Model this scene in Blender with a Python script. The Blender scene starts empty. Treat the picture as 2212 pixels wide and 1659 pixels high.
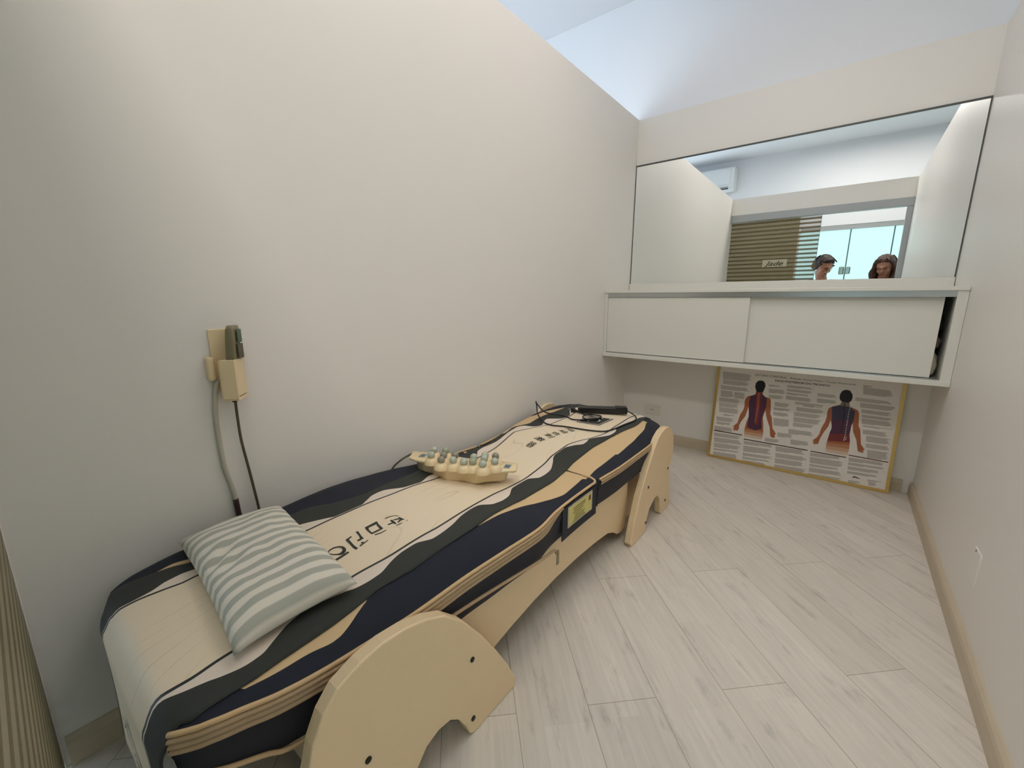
import bpy, bmesh, math, random, json
from mathutils import Vector, Matrix, noise
random.seed(4)
C = bpy.context.scene.collection
sc = bpy.context.scene

# ---------------- camera, light, exposure ----------------
cam_d = bpy.data.cameras.new('camera'); cam = bpy.data.objects.new('camera', cam_d); C.objects.link(cam)
cam_d.sensor_width = 36; cam_d.lens = 36*902.5/2212; cam_d.clip_start = .01
YAW, PIT = math.radians(38.3), math.radians(11.65)
cam.location = (0, 0, 1.0)
cam.rotation_euler = (math.pi/2-PIT, 0, YAW)
sc.camera = cam
sc.view_settings.view_transform = 'Standard'; sc.view_settings.look = 'None'
sc.view_settings.gamma = 1; sc.view_settings.use_curve_mapping = False
sc.view_settings.exposure = 0.55
w = bpy.data.worlds.new('world'); sc.world = w; w.use_nodes = True
w.node_tree.nodes['Background'].inputs[0].default_value = (.8, .9, 1, 1)
w.node_tree.nodes['Background'].inputs[1].default_value = .6
sc.cycles.max_bounces = 10; sc.cycles.diffuse_bounces = 6; sc.cycles.glossy_bounces = 4
sc.cycles.use_adaptive_sampling = True; sc.cycles.adaptive_threshold = .025
sc.cycles.use_denoising = True
sc.cycles.sample_clamp_indirect = 8

def srgb(r, g, b):
    f = lambda c: (c/255/12.92 if c/255 <= .04045 else ((c/255+.055)/1.055)**2.4)
    return (f(r), f(g), f(b), 1)

# ---------------- materials ----------------
def mat(name, col, rough=.6, metal=0, noise_scale=0, noise_amt=0, bump=0, bump_scale=60, spec=.5, sheen=0, emis=None, trans=0, alpha=None):
    m = bpy.data.materials.new(name); m.use_nodes = True
    nt = m.node_tree; b = nt.nodes['Principled BSDF']
    b.inputs['Roughness'].default_value = rough; b.inputs['Metallic'].default_value = metal
    b.inputs['Specular IOR Level'].default_value = spec
    b.inputs['Sheen Weight'].default_value = sheen
    b.inputs['Transmission Weight'].default_value = trans
    b.inputs['Base Color'].default_value = col
    tc = nt.nodes.new('ShaderNodeTexCoord')
    if noise_amt:
        n = nt.nodes.new('ShaderNodeTexNoise'); n.inputs['Scale'].default_value = noise_scale; n.inputs['Detail'].default_value = 4
        nt.links.new(tc.outputs['Object'], n.inputs['Vector'])
        mx = nt.nodes.new('ShaderNodeMix'); mx.data_type = 'RGBA'
        mx.inputs['A'].default_value = tuple(c*(1-noise_amt) for c in col[:3])+(1,)
        mx.inputs['B'].default_value = tuple(min(1, c*(1+noise_amt)) for c in col[:3])+(1,)
        nt.links.new(n.outputs['Fac'], mx.inputs['Factor']); nt.links.new(mx.outputs['Result'], b.inputs['Base Color'])
    if bump:
        n2 = nt.nodes.new('ShaderNodeTexNoise'); n2.inputs['Scale'].default_value = bump_scale; n2.inputs['Detail'].default_value = 3
        nt.links.new(tc.outputs['Object'], n2.inputs['Vector'])
        bp = nt.nodes.new('ShaderNodeBump'); bp.inputs['Strength'].default_value = bump; bp.inputs['Distance'].default_value = .002
        nt.links.new(n2.outputs['Fac'], bp.inputs['Height']); nt.links.new(bp.outputs['Normal'], b.inputs['Normal'])
    if emis:
        b.inputs['Emission Color'].default_value = emis[0]; b.inputs['Emission Strength'].default_value = emis[1]
    return m

M = {}
M['partition'] = mat('partition_paint', srgb(232, 228, 221), .42, noise_scale=1.5, noise_amt=.012, bump=.05, bump_scale=30, spec=.35)
M['white'] = mat('white_paint', srgb(233, 234, 237), .6, noise_scale=2, noise_amt=.01, bump=.04)
M['laminate'] = mat('white_laminate', srgb(222, 221, 212), .28, noise_scale=3, noise_amt=.008, spec=.4)
M['laminate_in'] = mat('cabinet_inside', srgb(190, 185, 172), .6, noise_scale=3, noise_amt=.02)
M['alu'] = mat('aluminium', srgb(190, 192, 192), .28, metal=.9, noise_scale=9, noise_amt=.03)
M['alu_grey'] = mat('aluminium_matt', srgb(168, 172, 172), .45, metal=.35, noise_scale=9, noise_amt=.02)
M['mirror'] = mat('mirror_glass', (.93, .95, .94, 1), .0, metal=1)
M['mirror_edge'] = mat('mirror_edge', srgb(70, 74, 70), .4, noise_scale=20, noise_amt=.05)
M['skirting'] = mat('skirting_wood', srgb(196, 182, 158), .5, noise_scale=12, noise_amt=.07, bump=.05)
M['navy'] = mat('navy_fabric', srgb(30, 34, 46), .72, noise_scale=6, noise_amt=.12, bump=.25, bump_scale=900, sheen=.03, spec=.3)
M['skirt'] = mat('navy_skirt_fabric', srgb(44, 44, 52), .75, noise_scale=9, noise_amt=.14, bump=.3, bump_scale=900, sheen=.03, spec=.3)
M['tan'] = mat('tan_fabric', srgb(212, 182, 136), .6, noise_scale=10, noise_amt=.05, bump=.2, bump_scale=600, sheen=.1)
M['piping'] = mat('tan_piping', srgb(208, 176, 130), .55, noise_scale=40, noise_amt=.05, bump=.2, bump_scale=700)
M['zip'] = mat('zip_tape', srgb(178, 152, 118), .6, noise_scale=60, noise_amt=.08, bump=.3, bump_scale=900)
M['char'] = mat('charcoal_print', srgb(54, 56, 52), .7, noise_scale=14, noise_amt=.08, bump=.2, bump_scale=700, sheen=.02, spec=.3)
M['ink'] = mat('black_print', srgb(34, 42, 38), .5, noise_scale=30, noise_amt=.05)
M['pale'] = mat('pale_print', srgb(228, 213, 196), .55, noise_scale=7, noise_amt=.03, bump=.15, bump_scale=700)
M['mdf'] = mat('cream_painted_board', srgb(238, 212, 170), .42, noise_scale=25, noise_amt=.03, bump=.12, bump_scale=300)
M['mdf_edge'] = mat('cream_board_edge', srgb(222, 198, 158), .55, noise_scale=30, noise_amt=.05, bump=.2, bump_scale=300)
M['bolt'] = mat('dark_bolt', srgb(30, 30, 28), .35, metal=.6, noise_scale=50, noise_amt=.05)
M['cream_plastic'] = mat('cream_plastic', srgb(232, 210, 168), .34, noise_scale=40, noise_amt=.02)
M['jade1'] = mat('pale_jade', srgb(178, 184, 166), .18, noise_scale=90, noise_amt=.14, spec=.6)
M['jade2'] = mat('grey_jade', srgb(140, 136, 118), .18, noise_scale=90, noise_amt=.14, spec=.6)
M['jade3'] = mat('green_jade', srgb(158, 166, 140), .18, noise_scale=90, noise_amt=.16, spec=.6)
M['black'] = mat('black_plastic', srgb(20, 20, 21), .32, noise_scale=30, noise_amt=.05)
M['black_cable'] = mat('black_cable', srgb(16, 18, 26), .35, noise_scale=50, noise_amt=.05)
M['olive'] = mat('olive_plastic', srgb(128, 120, 92), .45, noise_scale=30, noise_amt=.04)
M['olive_dk'] = mat('olive_dark', srgb(84, 78, 56), .5, noise_scale=30, noise_amt=.05)
M['green_led'] = mat('green_window', srgb(52, 84, 58), .3, noise_scale=30, noise_amt=.05)
M['white_cable'] = mat('white_cable', srgb(188, 184, 168), .5, noise_scale=60, noise_amt=.04)
M['brown'] = mat('brown_ferrule', srgb(60, 42, 38), .5, noise_scale=60, noise_amt=.05)
M['gold'] = mat('gold_frame', srgb(216, 182, 112), .3, metal=.75, noise_scale=40, noise_amt=.05)
M['outlet'] = mat('outlet_plastic', srgb(222, 217, 204), .35, noise_scale=30, noise_amt=.01)
M['towel'] = mat('white_towel', srgb(206, 198, 182), .95, noise_scale=30, noise_amt=.06, bump=1, bump_scale=250)
M['pouch'] = mat('dark_pouch', srgb(38, 36, 36), .8, noise_scale=20, noise_amt=.1, bump=.5)
M['pinkpouch'] = mat('dusty_pouch', srgb(128, 112, 108), .8, noise_scale=20, noise_amt=.08, bump=.5)
M['window'] = mat('frosted_daylight_glass', (.04, .05, .05, 1), .6, noise_scale=1, noise_amt=.01, spec=.1, emis=((.62, 1, 1, 1), .80))
M['window_sky'] = mat('frosted_sky_glass', (.3, .4, .42, 1), .5, noise_scale=1, noise_amt=.01, emis=((.72, .85, 1, 1), 3.9))
M['lamp'] = mat('fill_diffuser', (.8, .8, .8, 1), .5, noise_scale=1, noise_amt=.01, emis=((1, .905, .875, 1), 3.2))  # glow of the fill lamp added above the cubicle
M['fill_hall'] = mat('hall_fill_diffuser', (.8, .8, .8, 1), .5, noise_scale=1, noise_amt=.01, emis=((1, .93, .86, 1), 13.0))  # glow of the fill lamp added over the corridor
M['seam'] = mat('glass_edge', srgb(84, 108, 106), .2, noise_scale=9, noise_amt=.02)
M['chrome'] = mat('chrome', srgb(190, 195, 192), .12, metal=1, noise_scale=9, noise_amt=.02)
M['skin'] = mat('skin', srgb(178, 128, 104), .5, noise_scale=30, noise_amt=.05)
M['skin_dark'] = mat('eye_brow_dark', srgb(60, 38, 28), .5, noise_scale=30, noise_amt=.05)
M['lips'] = mat('lips', srgb(140, 74, 62), .4, noise_scale=30, noise_amt=.05)
M['hair1'] = mat('dark_hair', srgb(46, 28, 24), .45, noise_scale=60, noise_amt=.3, bump=.8, bump_scale=200)
M['hair2'] = mat('brown_hair', srgb(72, 46, 32), .45, noise_scale=60, noise_amt=.3, bump=.8, bump_scale=200)
M['shirt_w'] = mat('white_tunic', srgb(214, 212, 206), .8, noise_scale=10, noise_amt=.03, bump=.3)
M['shirt_d'] = mat('dark_top', srgb(70, 58, 60), .8, noise_scale=10, noise_amt=.06, bump=.3)
M['trouser'] = mat('trousers', srgb(46, 50, 62), .8, noise_scale=10, noise_amt=.06, bump=.3)
M['shoe'] = mat('shoes', srgb(40, 36, 34), .6, noise_scale=10, noise_amt=.06)
M['slot'] = mat('dark_slot', srgb(26, 24, 22), .6, noise_scale=30, noise_amt=.05)
M['ac'] = mat('ac_plastic', srgb(228, 230, 230), .35, noise_scale=8, noise_amt=.01)

def N(nt, t, **k):
    n = nt.nodes.new(t)
    for a, v in k.items(): setattr(n, a, v)
    return n

def cream_material():
    m = mat('cream_grain_print', srgb(212, 194, 160), .5, bump=.15, bump_scale=700)
    nt = m.node_tree; b = nt.nodes['Principled BSDF']; L = nt.links.new
    tc = N(nt, 'ShaderNodeTexCoord')
    sep = N(nt, 'ShaderNodeSeparateXYZ'); L(tc.outputs['Object'], sep.inputs[0])
    mp = N(nt, 'ShaderNodeMapping'); mp.inputs['Scale'].default_value = (2.6, .9, 0); L(tc.outputs['Object'], mp.inputs['Vector'])
    nz = N(nt, 'ShaderNodeTexNoise'); nz.inputs['Scale'].default_value = 1.6; nz.inputs['Detail'].default_value = 1; L(mp.outputs[0], nz.inputs['Vector'])
    mul = N(nt, 'ShaderNodeMath', operation='MULTIPLY_ADD'); L(nz.outputs['Fac'], mul.inputs[0]); mul.inputs[1].default_value = .8; L(sep.outputs['X'], mul.inputs[2])
    fr = N(nt, 'ShaderNodeMath', operation='MULTIPLY'); L(mul.outputs[0], fr.inputs[0]); fr.inputs[1].default_value = 15
    f2 = N(nt, 'ShaderNodeMath', operation='FRACT'); L(fr.outputs[0], f2.inputs[0])
    lt = N(nt, 'ShaderNodeMapRange'); L(f2.outputs[0], lt.inputs[0]); lt.inputs[1].default_value = .0; lt.inputs[2].default_value = .07; lt.inputs[3].default_value = 1; lt.inputs[4].default_value = 0
    n3 = N(nt, 'ShaderNodeTexNoise'); n3.inputs['Scale'].default_value = 5; L(tc.outputs['Object'], n3.inputs['Vector'])
    g = N(nt, 'ShaderNodeMapRange'); L(n3.outputs['Fac'], g.inputs[0]); g.inputs[1].default_value = .42; g.inputs[2].default_value = .6; g.inputs[4].default_value = .42
    mm = N(nt, 'ShaderNodeMath', operation='MULTIPLY'); L(lt.outputs[0], mm.inputs[0]); L(g.outputs[0], mm.inputs[1])
    mx = N(nt, 'ShaderNodeMix', data_type='RGBA'); L(mm.outputs[0], mx.inputs['Factor'])
    mx.inputs['A'].default_value = srgb(234, 217, 188); mx.inputs['B'].default_value = srgb(150, 132, 98)
    L(mx.outputs['Result'], b.inputs['Base Color'])
    return m
M['cream'] = cream_material()

def floor_material():
    m = mat('whitewashed_plank_floor', srgb(205, 199, 185), .38, spec=.4)
    nt = m.node_tree; b = nt.nodes['Principled BSDF']; L = nt.links.new
    tc = N(nt, 'ShaderNodeTexCoord')
    mp = N(nt, 'ShaderNodeMapping'); L(tc.outputs['Object'], mp.inputs['Vector'])
    mp.inputs['Rotation'].default_value = (0, 0, -math.radians(135))
    # rotated by -135 deg: X' runs along the planks, Y' across them
    sp = N(nt, 'ShaderNodeSeparateXYZ'); L(mp.outputs[0], sp.inputs[0])
    ax = N(nt, 'ShaderNodeMath', operation='ADD'); L(sp.outputs['X'], ax.inputs[0]); ax.inputs[1].default_value = -.835+13.8
    ay = N(nt, 'ShaderNodeMath', operation='MULTIPLY_ADD'); L(sp.outputs['Y'], ay.inputs[0]); ay.inputs[1].default_value = -1; ay.inputs[2].default_value = -.109+.18*20
    cb = N(nt, 'ShaderNodeCombineXYZ'); L(ax.outputs[0], cb.inputs[0]); L(ay.outputs[0], cb.inputs[1])
    br = N(nt, 'ShaderNodeTexBrick'); L(cb.outputs[0], br.inputs['Vector'])
    br.inputs['Scale'].default_value = 1; br.inputs['Brick Width'].default_value = 1.38; br.inputs['Row Height'].default_value = .18
    br.inputs['Mortar Size'].default_value = .0011; br.inputs['Mortar Smooth'].default_value = .3; br.inputs['Bias'].default_value = 0
    br.offset = .666; br.offset_frequency = 2
    br.inputs['Color1'].default_value = srgb(224, 217, 206); br.inputs['Color2'].default_value = srgb(217, 210, 198); br.inputs['Mortar'].default_value = srgb(172, 162, 145)
    m2 = N(nt, 'ShaderNodeMapping'); L(cb.outputs[0], m2.inputs['Vector']); m2.inputs['Scale'].default_value = (2.2, 30, 1)
    ng = N(nt, 'ShaderNodeTexNoise'); L(m2.outputs[0], ng.inputs['Vector']); ng.inputs['Scale'].default_value = 2.5; ng.inputs['Detail'].default_value = 7; ng.inputs['Distortion'].default_value = .6
    r1 = N(nt, 'ShaderNodeMapRange'); L(ng.outputs['Fac'], r1.inputs[0]); r1.inputs[1].default_value = .3; r1.inputs[2].default_value = .75; r1.inputs[3].default_value = 1.05; r1.inputs[4].default_value = .9
    m3 = N(nt, 'ShaderNodeMapping'); L(cb.outputs[0], m3.inputs['Vector']); m3.inputs['Scale'].default_value = (5.5, 17, 1)
    nk = N(nt, 'ShaderNodeTexNoise'); L(m3.outputs[0], nk.inputs['Vector']); nk.inputs['Scale'].default_value = 1.3; nk.inputs['Detail'].default_value = 5; nk.inputs['Roughness'].default_value = .65
    r2 = N(nt, 'ShaderNodeMapRange'); L(nk.outputs['Fac'], r2.inputs[0]); r2.inputs[1].default_value = .57; r2.inputs[2].default_value = .72; r2.inputs[3].default_value = 1; r2.inputs[4].default_value = .76
    b2 = N(nt, 'ShaderNodeTexBrick'); L(cb.outputs[0], b2.inputs['Vector']); b2.inputs['Scale'].default_value = 1
    b2.inputs['Brick Width'].default_value = .43; b2.inputs['Row Height'].default_value = .06; b2.inputs['Mortar Size'].default_value = .0004; b2.offset = .37; b2.offset_frequency = 3
    b2.inputs['Color1'].default_value = (1.03, 1.03, 1.03, 1); b2.inputs['Color2'].default_value = (.935, .935, .935, 1); b2.inputs['Mortar'].default_value = (.93, .93, .93, 1)
    m0 = N(nt, 'ShaderNodeMath', operation='MULTIPLY'); L(r1.outputs[0], m0.inputs[0]); L(r2.outputs[0], m0.inputs[1])
    mu = N(nt, 'ShaderNodeMath', operation='MULTIPLY'); L(m0.outputs[0], mu.inputs[0]); L(b2.outputs['Color'], mu.inputs[1])
    vm = N(nt, 'ShaderNodeVectorMath', operation='SCALE'); L(br.outputs['Color'], vm.inputs[0]); L(mu.outputs[0], vm.inputs['Scale'])
    L(vm.outputs[0], b.inputs['Base Color'])
    bp = N(nt, 'ShaderNodeBump'); bp.inputs['Strength'].default_value = .15; bp.inputs['Distance'].default_value = .002
    L(ng.outputs['Fac'], bp.inputs['Height']); L(bp.outputs['Normal'], b.inputs['Normal'])
    return m
M['floor'] = floor_material()

def stripe_material(name, axis, period, phase, duty, c1, c2, rough=.5, sheen=0, trans=False, duty_soft=.03):
    m = mat(name, c1, rough, bump=.2, bump_scale=500, sheen=sheen)
    nt = m.node_tree; b = nt.nodes['Principled BSDF']; L = nt.links.new
    tc = N(nt, 'ShaderNodeTexCoord'); sp = N(nt, 'ShaderNodeSeparateXYZ'); L(tc.outputs['Object'], sp.inputs[0])
    a = N(nt, 'ShaderNodeMath', operation='MULTIPLY_ADD'); L(sp.outputs[axis], a.inputs[0]); a.inputs[1].default_value = 1/period; a.inputs[2].default_value = phase
    f = N(nt, 'ShaderNodeMath', operation='FRACT'); L(a.outputs[0], f.inputs[0])
    s = N(nt, 'ShaderNodeMath', operation='SUBTRACT'); L(f.outputs[0], s.inputs[0]); s.inputs[1].default_value = .5
    ab = N(nt, 'ShaderNodeMath', operation='ABSOLUTE'); L(s.outputs[0], ab.inputs[0])
    mr = N(nt, 'ShaderNodeMapRange'); L(ab.outputs[0], mr.inputs[0]); mr.inputs[1].default_value = duty/2-duty_soft; mr.inputs[2].default_value = duty/2+duty_soft
    mx = N(nt, 'ShaderNodeMix', data_type='RGBA'); L(mr.outputs[0], mx.inputs['Factor'])
    mx.inputs['A'].default_value = c1; mx.inputs['B'].default_value = c2
    L(mx.outputs['Result'], b.inputs['Base Color'])
    if trans == 2:
        pass
    elif trans:   # film on glass: the stripes are opaque, the gaps let light through
        tr = N(nt, 'ShaderNodeBsdfTransparent')
        m1 = N(nt, 'ShaderNodeMixShader'); out = nt.nodes['Material Output']
        fa = N(nt, 'ShaderNodeMath', operation='MULTIPLY_ADD'); L(mr.outputs[0], fa.inputs[0]); fa.inputs[1].default_value = .48; fa.inputs[2].default_value = .22
        lw = N(nt, 'ShaderNodeLayerWeight'); lw.inputs['Blend'].default_value = .5
        pw = N(nt, 'ShaderNodeMath', operation='POWER'); L(lw.outputs['Facing'], pw.inputs[0]); pw.inputs[1].default_value = 2
        iv = N(nt, 'ShaderNodeMath', operation='SUBTRACT'); iv.inputs[0].default_value = 1; L(pw.outputs[0], iv.inputs[1])
        f3 = N(nt, 'ShaderNodeMath', operation='MULTIPLY'); L(fa.outputs[0], f3.inputs[0]); L(iv.outputs[0], f3.inputs[1])
        L(f3.outputs[0], m1.inputs[0]); L(b.outputs[0], m1.inputs[1]); L(tr.outputs[0], m1.inputs[2])
        L(m1.outputs[0], out.inputs[0])
    return m
M['film'] = stripe_material('striped_film', 'Z', .0455, .0, .44, srgb(108, 95, 58), srgb(152, 145, 117), .5, trans=True)
M['door'] = mat('olive_backing', srgb(126, 116, 88), .5, noise_scale=5, noise_amt=.03)  # for the dark backing added behind the striped film

# ---------------- geometry helpers ----------------
def link(o, parent=None):
    C.objects.link(o)
    if parent is not None: o.parent = parent
    return o

def thing(name, label, cat, loc=(0, 0, 0), group=None, kind=None):
    o = bpy.data.objects.new(name, None); C.objects.link(o); o.location = loc
    o.empty_display_size = .05
    if label: o['label'] = label
    if cat: o['category'] = cat
    if group: o['group'] = group
    if kind: o['kind'] = kind
    return o

def tag(o, label, cat, group=None):
    o['label'] = label; o['category'] = cat
    if group: o['group'] = group
    return o

def mesh_obj(name, verts, faces, mats, parent=None, midx=None, smooth=True, world=True):
    """verts in world coordinates; the parent's location is taken off."""
    off = Vector(parent_loc(parent)) if (parent is not None and world) else Vector((0, 0, 0))
    me = bpy.data.meshes.new(name)
    me.from_pydata([tuple(Vector(v)-off) for v in verts], [], faces)
    if not isinstance(mats, (list, tuple)): mats = [mats]
    for m in mats: me.materials.append(m)
    if midx: me.polygons.foreach_set('material_index', midx)
    if smooth: me.polygons.foreach_set('use_smooth', [True]*len(me.polygons))
    me.update()
    return link(bpy.data.objects.new(name, me), parent)

def parent_loc(o):
    v = Vector((0, 0, 0))
    while o is not None: v += o.location; o = o.parent
    return v

def from_bm(name, bm, mats, parent=None, smooth=False):
    me = bpy.data.meshes.new(name)
    off = parent_loc(parent)
    for v in bm.verts: v.co -= off
    bm.normal_update(); bm.to_mesh(me); bm.free()
    if not isinstance(mats, (list, tuple)): mats = [mats]
    for m in mats: me.materials.append(m)
    if smooth: me.polygons.foreach_set('use_smooth', [True]*len(me.polygons))
    return link(bpy.data.objects.new(name, me), parent)

def bm_box(bm, lo, hi, bev=0, mi=0, seg=2):
    r = bmesh.ops.create_cube(bm, size=1)
    vs = r['verts']
    c = [(a+b)/2 for a, b in zip(lo, hi)]; s = [abs(b-a) for a, b in zip(lo, hi)]
    for v in vs: v.co = Vector((c[0]+v.co.x*s[0], c[1]+v.co.y*s[1], c[2]+v.co.z*s[2]))
    fs = set(f for v in vs for f in v.link_faces)
    for f in fs: f.material_index = mi
    if bev:
        es = list(set(e for v in vs for e in v.link_edges))
        bmesh.ops.bevel(bm, geom=es, offset=bev, segments=seg, affect='EDGES', profile=.5)
    return bm

def box(name, lo, hi, m, parent=None, bev=0):
    return from_bm(name, bm_box(bmesh.new(), lo, hi, bev), m, parent)

def structure(o):
    o['kind'] = 'structure'; return o

def smooth_path(pts, n=8):
    P = [Vector(p) for p in pts]; out = []
    for i in range(len(P)-1):
        a = P[max(i-1, 0)]; b = P[i]; c = P[i+1]; d = P[min(i+2, len(P)-1)]
        for k in range(n):
            t = k/n
            out.append(.5*((2*b)+(c-a)*t+(2*a-5*b+4*c-d)*t*t+(3*b-a-3*c+d)*t**3))
    out.append(P[-1]); return out

def tube_data(path, rad, seg=8, closed=False, flat=None):
    P = [Vector(p) for p in path]; V = []; F = []; n = len(P)
    up = Vector((0, 0, 1)); prev = None
    for i, p in enumerate(P):
        if closed: t = P[(i+1) % n]-P[i-1]
        else: t = P[min(i+1, n-1)]-P[max(i-1, 0)]
        t.normalize()
        if prev is None:
            a = up.cross(t) if abs(t.z) < .9 else Vector((1, 0, 0)).cross(t)
        else: a = prev-t*prev.dot(t)
        a.normalize(); prev = a; b = t.cross(a)
        r = rad(i/(n-1)) if callable(rad) else rad
        for k in range(seg):
            th = 2*math.pi*k/seg
            V.append(p+a*math.cos(th)*r+b*math.sin(th)*r*(flat or 1))
    m = n if closed else n-1
    for i in range(m):
        for k in range(seg):
            j = (i+1) % n
            F.append((i*seg+k, i*seg+(k+1) % seg, j*seg+(k+1) % seg, j*seg+k))
    if not closed:
        F.append(tuple(range(seg))[::-1]); F.append(tuple((n-1)*seg+k for k in range(seg)))
    return V, F

def tube(name, path, rad, m, parent=None, seg=8, closed=False, n=6, flat=None):
    V, F = tube_data(smooth_path(path, n) if n else path, rad, seg, closed, flat)
    return mesh_obj(name, V, F, m, parent)

def prism_x(bm, pts_yz, x0, x1, mi=0, mi_edge=0, bev=0):
    """a board standing in a y-z plane, cut to an outline, from x0 to x1"""
    a = [bm.verts.new((x0, y, z)) for y, z in pts_yz]; b = [bm.verts.new((x1, y, z)) for y, z in pts_yz]
    fa = bm.faces.new(a); fb = bm.faces.new(b[::-1]); fa.material_index = mi; fb.material_index = mi
    n = len(a)
    for i in range(n):
        f = bm.faces.new((a[i], b[i], b[(i+1) % n], a[(i+1) % n])); f.material_index = mi_edge
    bmesh.ops.recalc_face_normals(bm, faces=bm.faces[:])
    if bev:
        es = [e for e in bm.edges if abs(e.verts[0].co.x-e.verts[1].co.x) < 1e-6]
        bmesh.ops.bevel(bm, geom=es, offset=bev, segments=2, affect='EDGES', profile=.5)
    return bm

def round_corners(pts, r=.02, n=4):
    out = []; N_ = len(pts)
    for i in range(N_):
        p = Vector(pts[i]); a = Vector(pts[i-1]); b = Vector(pts[(i+1) % N_])
        da = (a-p); db = (b-p); ra = min(r, da.length*.45); rb = min(r, db.length*.45)
        s = p+da.normalized()*ra; e = p+db.normalized()*rb
        for k in range(n+1):
            t = k/n; out.append(tuple(s*(1-t)**2+p*2*t*(1-t)+e*t*t))
    return out

def poly_smooth(pts, n=4):
    P = [Vector(p) for p in pts]; out = []; m = len(P)
    for i in range(m):
        a, b, c, d = P[i-1], P[i], P[(i+1) % m], P[(i+2) % m]
        for k in range(n):
            t = k/n
            out.append(tuple(.5*((2*b)+(c-a)*t+(2*a-5*b+4*c-d)*t*t+(3*b-a-3*c+d)*t**3)))
    return out

def text_mesh(body, bold=0):
    cu = bpy.data.curves.new('lettering', 'FONT'); cu.body = body; cu.size = 1; cu.resolution_u = 3; cu.offset = bold
    o = bpy.data.objects.new('lettering_tmp', cu); C.objects.link(o)
    dg = bpy.context.evaluated_depsgraph_get(); dg.update()
    me = bpy.data.meshes.new_from_object(o.evaluated_get(dg))
    vs = [tuple(v.co[:2]) for v in me.vertices]; fs = [tuple(p.vertices) for p in me.polygons]
    bpy.data.objects.remove(o); bpy.data.curves.remove(cu); bpy.data.meshes.remove(me)
    return vs, fs

def norm_text(body, bold=0):
    vs, fs = text_mesh(body, bold)
    if not vs: return [], []
    x0 = min(v[0] for v in vs); x1 = max(v[0] for v in vs); y0 = min(v[1] for v in vs); y1 = max(v[1] for v in vs)
    return [((v[0]-x0)/(x1-x0), (v[1]-y0)/(y1-y0)) for v in vs], fs

# ---------------- the room ----------------
XL, XR, YB, H = -1.213, .380, 2.87, 2.13
XW0, XW1, YE, ZC_ = -4.4, 2.6, -1.1, 2.85
T = .04
structure(box('floor', (XW0-.1, YE-.1, -.05), (XW1+.1, YB+.14, 0), M['floor']))
structure(box('ceiling', (XW0-.1, YE-.1, ZC_), (XW1+.1, YB+.14, ZC_+.1), M['white']))
structure(box('wall_back', (XW0-.1, YB+T, 0), (XW1+.1, YB+T+.1, ZC_), M['white']))
structure(box('wall_left', (XL-T, -.05, 0), (XL, YB, H), M['partition']))
structure(box('wall_right', (XR, -.05, 0), (XR+T, YB, H), M['partition']))
structure(box('wall_rear', (XL-T, YB, 0), (XR+T, YB+T, H), M['partition']))      # the low panel that carries mirror and cabinet
structure(box('wall_front', (XL, -.05, 1.948), (XR, -.01, H), M['partition']))
structure(box('wall_end', (XW0-.1, YE, 0), (XW0, YB+T, ZC_), M['white']))
structure(box('wall_side', (XW1, YE, 0), (XW1+.1, YB+T, ZC_), M['white']))
# outside wall with its glass doors
GX0, GX1, GZ = -.60, 1.9, 1.83
bm = bmesh.new()
bm_box(bm, (XW0-.1, YE-.1, 1.885), (XW1+.1, YE, ZC_))
bm_box(bm, (GX1, YE-.1, 0), (XW1+.1, YE, 1.885))
bm_box(bm, (-1.55, YE-.1, 0), (GX0, YE, 1.885))
bm_box(bm, (XW0-.1, YE-.1, 0), (-4.1, YE, 1.885))
structure(from_bm('wall_exterior', bm, M['white']))

def glass_door(name, x0, x1, seams, glass='window'):
    t = thing(name, None, None, ((x0+x1)/2, YE, 0), kind='structure')
    box('pane', (x0, YE-.06, .03), (x1, YE-.045, GZ), M[glass], t)
    box('header_rail', (x0-.01, YE-.08, GZ), (x1+.01, YE-.005, 1.885), M['alu_grey'], t)
    box('bottom_rail', (x0-.01, YE-.08, 0), (x1+.01, YE-.005, .03), M['alu_grey'], t)
    for s in seams: box('glass_joint', (s-.006, YE-.044, .03), (s+.006, YE-.030, GZ), M['seam'], t)
    return t
win = glass_door('window_1', GX0, GX1, [-.083, .3235, .78, 1.35])
win['label'] = 'frosted glass doors glowing with daylight, seen in the mirror'
glass_door('window_2', -4.1, -1.55, [-3.5, -2.8, -2.1], 'window_sky')
def added_fill_lamp(name, x, y, w_, label, dl=.15, lm='lamp'):  # fill light added out of view, shaped as a ceiling panel
    t = thing(name, label, 'ceiling lamp', (x, y, ZC_))
    bm = bmesh.new()
    bm_box(bm, (x-w_/2-.02, y-dl-.02, ZC_-.05), (x+w_/2+.02, y-dl, ZC_-.001)); bm_box(bm, (x-w_/2-.02, y+dl, ZC_-.05), (x+w_/2+.02, y+dl+.02, ZC_-.001))
    bm_box(bm, (x-w_/2-.02, y-dl, ZC_-.05), (x-w_/2, y+dl, ZC_-.001)); bm_box(bm, (x+w_/2, y-dl, ZC_-.05), (x+w_/2+.02, y+dl, ZC_-.001))
    from_bm('housing', bm, M['ac'], t)
    box('diffuser', (x-w_/2, y-dl, ZC_-.045), (x+w_/2, y+dl, ZC_-.03), M[lm], t)
added_fill_lamp('added_fill_lamp', -.35, 1.45, 1.0, 'added unseen fill lamp above the massage bed', .40)  # added out of view to brighten the cubicle
added_fill_lamp('added_fill_lamp', .10, -.24, 1.5, 'added unseen fill lamp over the corridor outside the doorway', .12, 'fill_hall')  # added out of view to brighten the corridor and outside wall
structure(box('film_backing', (-1.48, YE+.001, .0), (GX0-.02, YE+.03, 2.15), M['door'], None, .002))  # dark panel added so the striped film in front looks darker
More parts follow.
